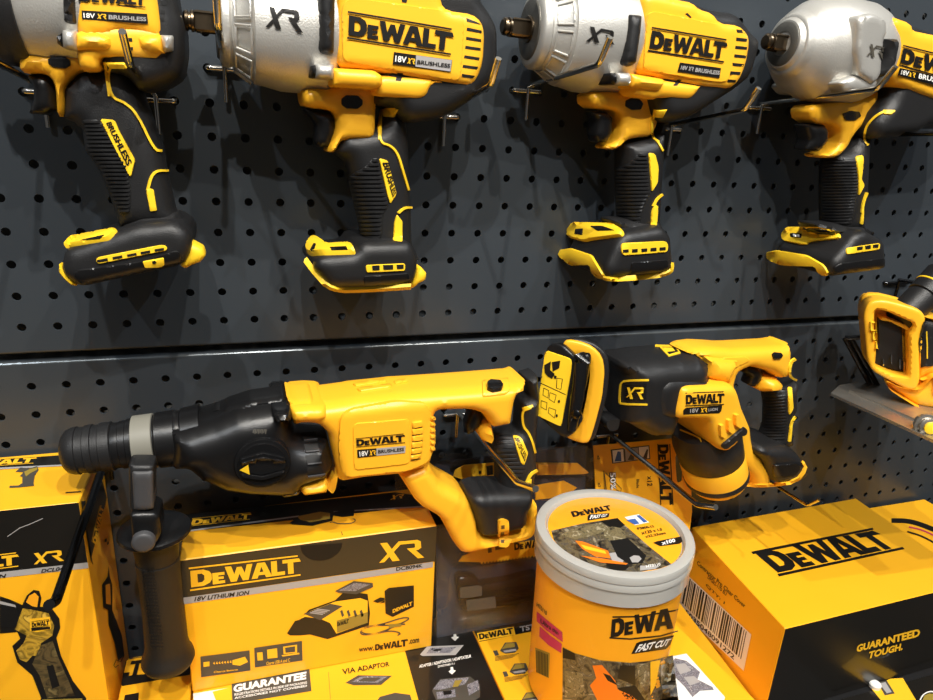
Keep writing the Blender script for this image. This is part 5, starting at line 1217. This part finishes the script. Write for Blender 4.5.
for s_, m_ in (('V 240 262 300 232 400 212 440 240 380 262 300 280','photo_glove'),('V 400 205 470 196 500 222 470 240 430 225','black_ink'),('V 300 285 330 288 432 325 442 356 380 348 330 318','orange_ink'),('V 322 300 420 326 425 338 340 318','yellow_ink'),
               ('V 415 250 425 235 450 228 480 234 500 252 502 272 485 288 455 292 430 282 416 266','photo_glove'),('V 436 258 446 246 466 243 482 254 484 268 468 278 446 275','black_ink'),('V 450 256 464 252 474 260 466 268 452 266','photo_glove'),('V 440 285 510 275 560 320 585 345 570 375 520 380 470 350','hole_dark'),('V 436 335 470 330 500 355 490 372 450 370','grey_ink'),
               ('V 505 350 530 335 560 336 580 352 574 372 545 384 515 378','photo_print'),('V 518 353 535 344 556 346 566 358 552 372 528 372','grey_ink'),('V 530 355 548 352 556 360 540 367','black_ink'),('V 322 345 420 358 510 376 505 381 400 372','orange_ink'),('V 420 372 520 385 500 404 450 405','black_ink'),('V 560 385 640 385 620 398 560 404','grey_ink')): lip(s_, m_, .0005+.0001*random.random())
lip('V 498 190 555 178 596 210 540 222', 'white_ink'); lip('V 505 202 540 196 558 216 538 220', 'blue_ink', .0005); lip('V 545 184 558 182 590 208 575 212', 'blue_ink', .0005)
for s_, qq in (('P3800-12','V 546 232 612 222 618 230 552 241'),('x125 x 1.0','V 562 248 645 233 650 243 567 260'),('x22.23mm','V 578 264 660 248 664 257 583 273')): text(ll, s_, q(qq), 'black_ink', [ll], bold=.03, h=.0004)
lip('V 612 292 628 286 732 265 735 282 718 296 640 306', 'black_ink'); text(ll, 'x100', q('V 642 288 698 276 702 290 648 303'), 'white_ink', [ll], bold=.04, h=.0006)
text(ll, 'HT0110', q('V 582 384 640 374 642 384 586 394'), 'white_ink', [ll], bold=.02, h=.0007)
S = lambda s, m, h=.0003: ipoly(sl, q(s), m, [sl], h, res=4)
logo(sl, q('W 448 376 826 300 826 392 442 448'), 'black_ink', [sl], h=.0005, bars=False, res=4, only=(0,1,2,3))
S('W 450 364 560 362 700 338 712 334 712 339 700 344 560 368 450 370', 'black_ink'); S('W 438 447 520 452 640 440 710 421 710 426 640 446 520 458 438 453', 'black_ink')
S('W 525 515 545 472 560 465 695 440 680 478 662 496', 'black_ink'); text(sl, 'FAST CUT', q('W 552 476 682 452 670 480 538 508'), 'white_ink', [sl], bold=.04, h=.0007, shear=.2, res=4)
S('W 252 488 300 512 400 540 520 550 600 542 690 520 720 760 250 760', 'photo_print')
for s_, m_ in (('W 252 490 300 512 302 540 252 530','hole_dark'),('W 370 560 408 558 460 620 470 655 545 690 550 760 420 760 360 640 385 610','orange_ink'),('W 412 590 440 600 470 640 430 620','hole_dark'),('W 545 556 590 550 600 640 560 650','photo_glove'),('W 480 560 540 560 540 640 470 610','black_ink'),('W 470 650 540 640 580 700 540 740','hole_dark'),('W 600 545 640 538 620 640 600 680','yellow_ink'),('W 260 580 330 590 340 680 262 690','photo_glove'),('W 640 560 690 540 680 620 640 640','photo_glove')): S(s_, m_, .0005+.0001*random.random())
S('W 148 345 190 380 250 428 252 468 185 420 148 385', 'magenta_ink'); S('W 160 405 200 440 248 475 246 512 195 480 158 445', 'magenta_ink')
text(sl, 'Ultra thin', q('W 165 372 235 425 235 440 163 390'), 'black_ink', [sl], h=.0006, res=4); text(sl, 'HT0110', q('W 150 308 190 345 188 362 148 325'), 'black_ink', [sl], h=.0005, res=4)
S('W 142 490 200 512 196 612 146 588', 'khaki_ink')
for i in range(8): S('W %d %d %d %d %d %d %d %d' % (148+i*6, 500+i*2.4, 151+i*6, 501+i*2.4, 150+i*6, 590+i*2.6, 147+i*6, 588+i*2.6), 'black_ink', .0005)
tc_ = Part('disc_stack', tT, 'stack of thin brown sanding discs inside', smooth=35)
for k in range(30):
    z = ZF+.009+k*.0046; ring_(tc_, [(.0,z),(.0565,z),(.0565,z+.0036),(.0,z+.0036)], 'brown_ink', 48)
# ================================================================== light, camera, finish
finish()
def lamp(name, loc, tgt, power, size, col, ang=70):
    l = bpy.data.lights.new(name, 'SPOT'); l.energy = power; l.shadow_soft_size = size; l.color = col; l.spot_size = math.radians(ang); l.spot_blend = .6
    o = bpy.data.objects.new(name, l); COL.objects.link(o); o.location = loc
    o.rotation_euler = (Vector(tgt)-Vector(loc)).to_track_quat('-Z', 'Y').to_euler()
lamp('ceiling_spot', (.50,-1.0,1.72), (.4,-.05,0), 82, .012, (1,.94,.84))
lamp('ceiling_spot', (-.12,-1.0,1.5), (.3,-.05,0), 62, .012, (1,.96,.88))
lamp('ceiling_spot', (.22,-1.35,1.35), (.4,-.05,0), 58, .014, (1,.96,.9))
lamp('ceiling_spot', (1.25,-1.0,1.5), (.7,-.05,0), 42, .012, (.86,.93,1))
lamp('ceiling_spot', (.95,-1.5,1.6), (.45,-.05,-.1), 43, .014, (1,.93,.82))
lamp('ceiling_spot', (-.7,-1.3,1.5), (.2,-.05,-.05), 36, .014, (.9,.95,1))
w = bpy.data.worlds.new('showroom'); bpy.context.scene.world = w; w.use_nodes = True
nt = w.node_tree; bg = nt.nodes['Background']; tc = nt.nodes.new('ShaderNodeTexCoord'); sp = nt.nodes.new('ShaderNodeSeparateXYZ'); cr_ = nt.nodes.new('ShaderNodeValToRGB')
nt.links.new(tc.outputs['Generated'], sp.inputs[0]); mr = nt.nodes.new('ShaderNodeMapRange'); mr.inputs['From Min'].default_value = -1
nt.links.new(sp.outputs['Z'], mr.inputs['Value']); nt.links.new(mr.outputs['Result'], cr_.inputs['Fac']); nt.links.new(cr_.outputs['Color'], bg.inputs['Color'])
e = cr_.color_ramp.elements; e[0].color = (.10,.09,.08,1); e[1].color = (.55,.53,.5,1); e[1].position = 1; x = e.new(.5); x.color = (.16,.155,.15,1)
bg.inputs['Strength'].default_value = .5
sc = bpy.context.scene
sc.view_settings.view_transform = 'Standard'; sc.view_settings.look = 'None'; sc.view_settings.gamma = 1; sc.view_settings.use_curve_mapping = False
sc.view_settings.exposure = 0.0
c = bpy.data.cameras.new('camera'); co = bpy.data.objects.new('camera', c); COL.objects.link(co)
c.sensor_fit = 'HORIZONTAL'; c.sensor_width = 36; c.lens = F/933*36; c.clip_start = .01
from mathutils import Matrix
M = Matrix(((R[0][0], -R[1][0], -R[2][0], CAM[0]), (R[0][1], -R[1][1], -R[2][1], CAM[1]), (R[0][2], -R[1][2], -R[2][2], CAM[2]), (0,0,0,1)))
co.matrix_world = M; sc.camera = co
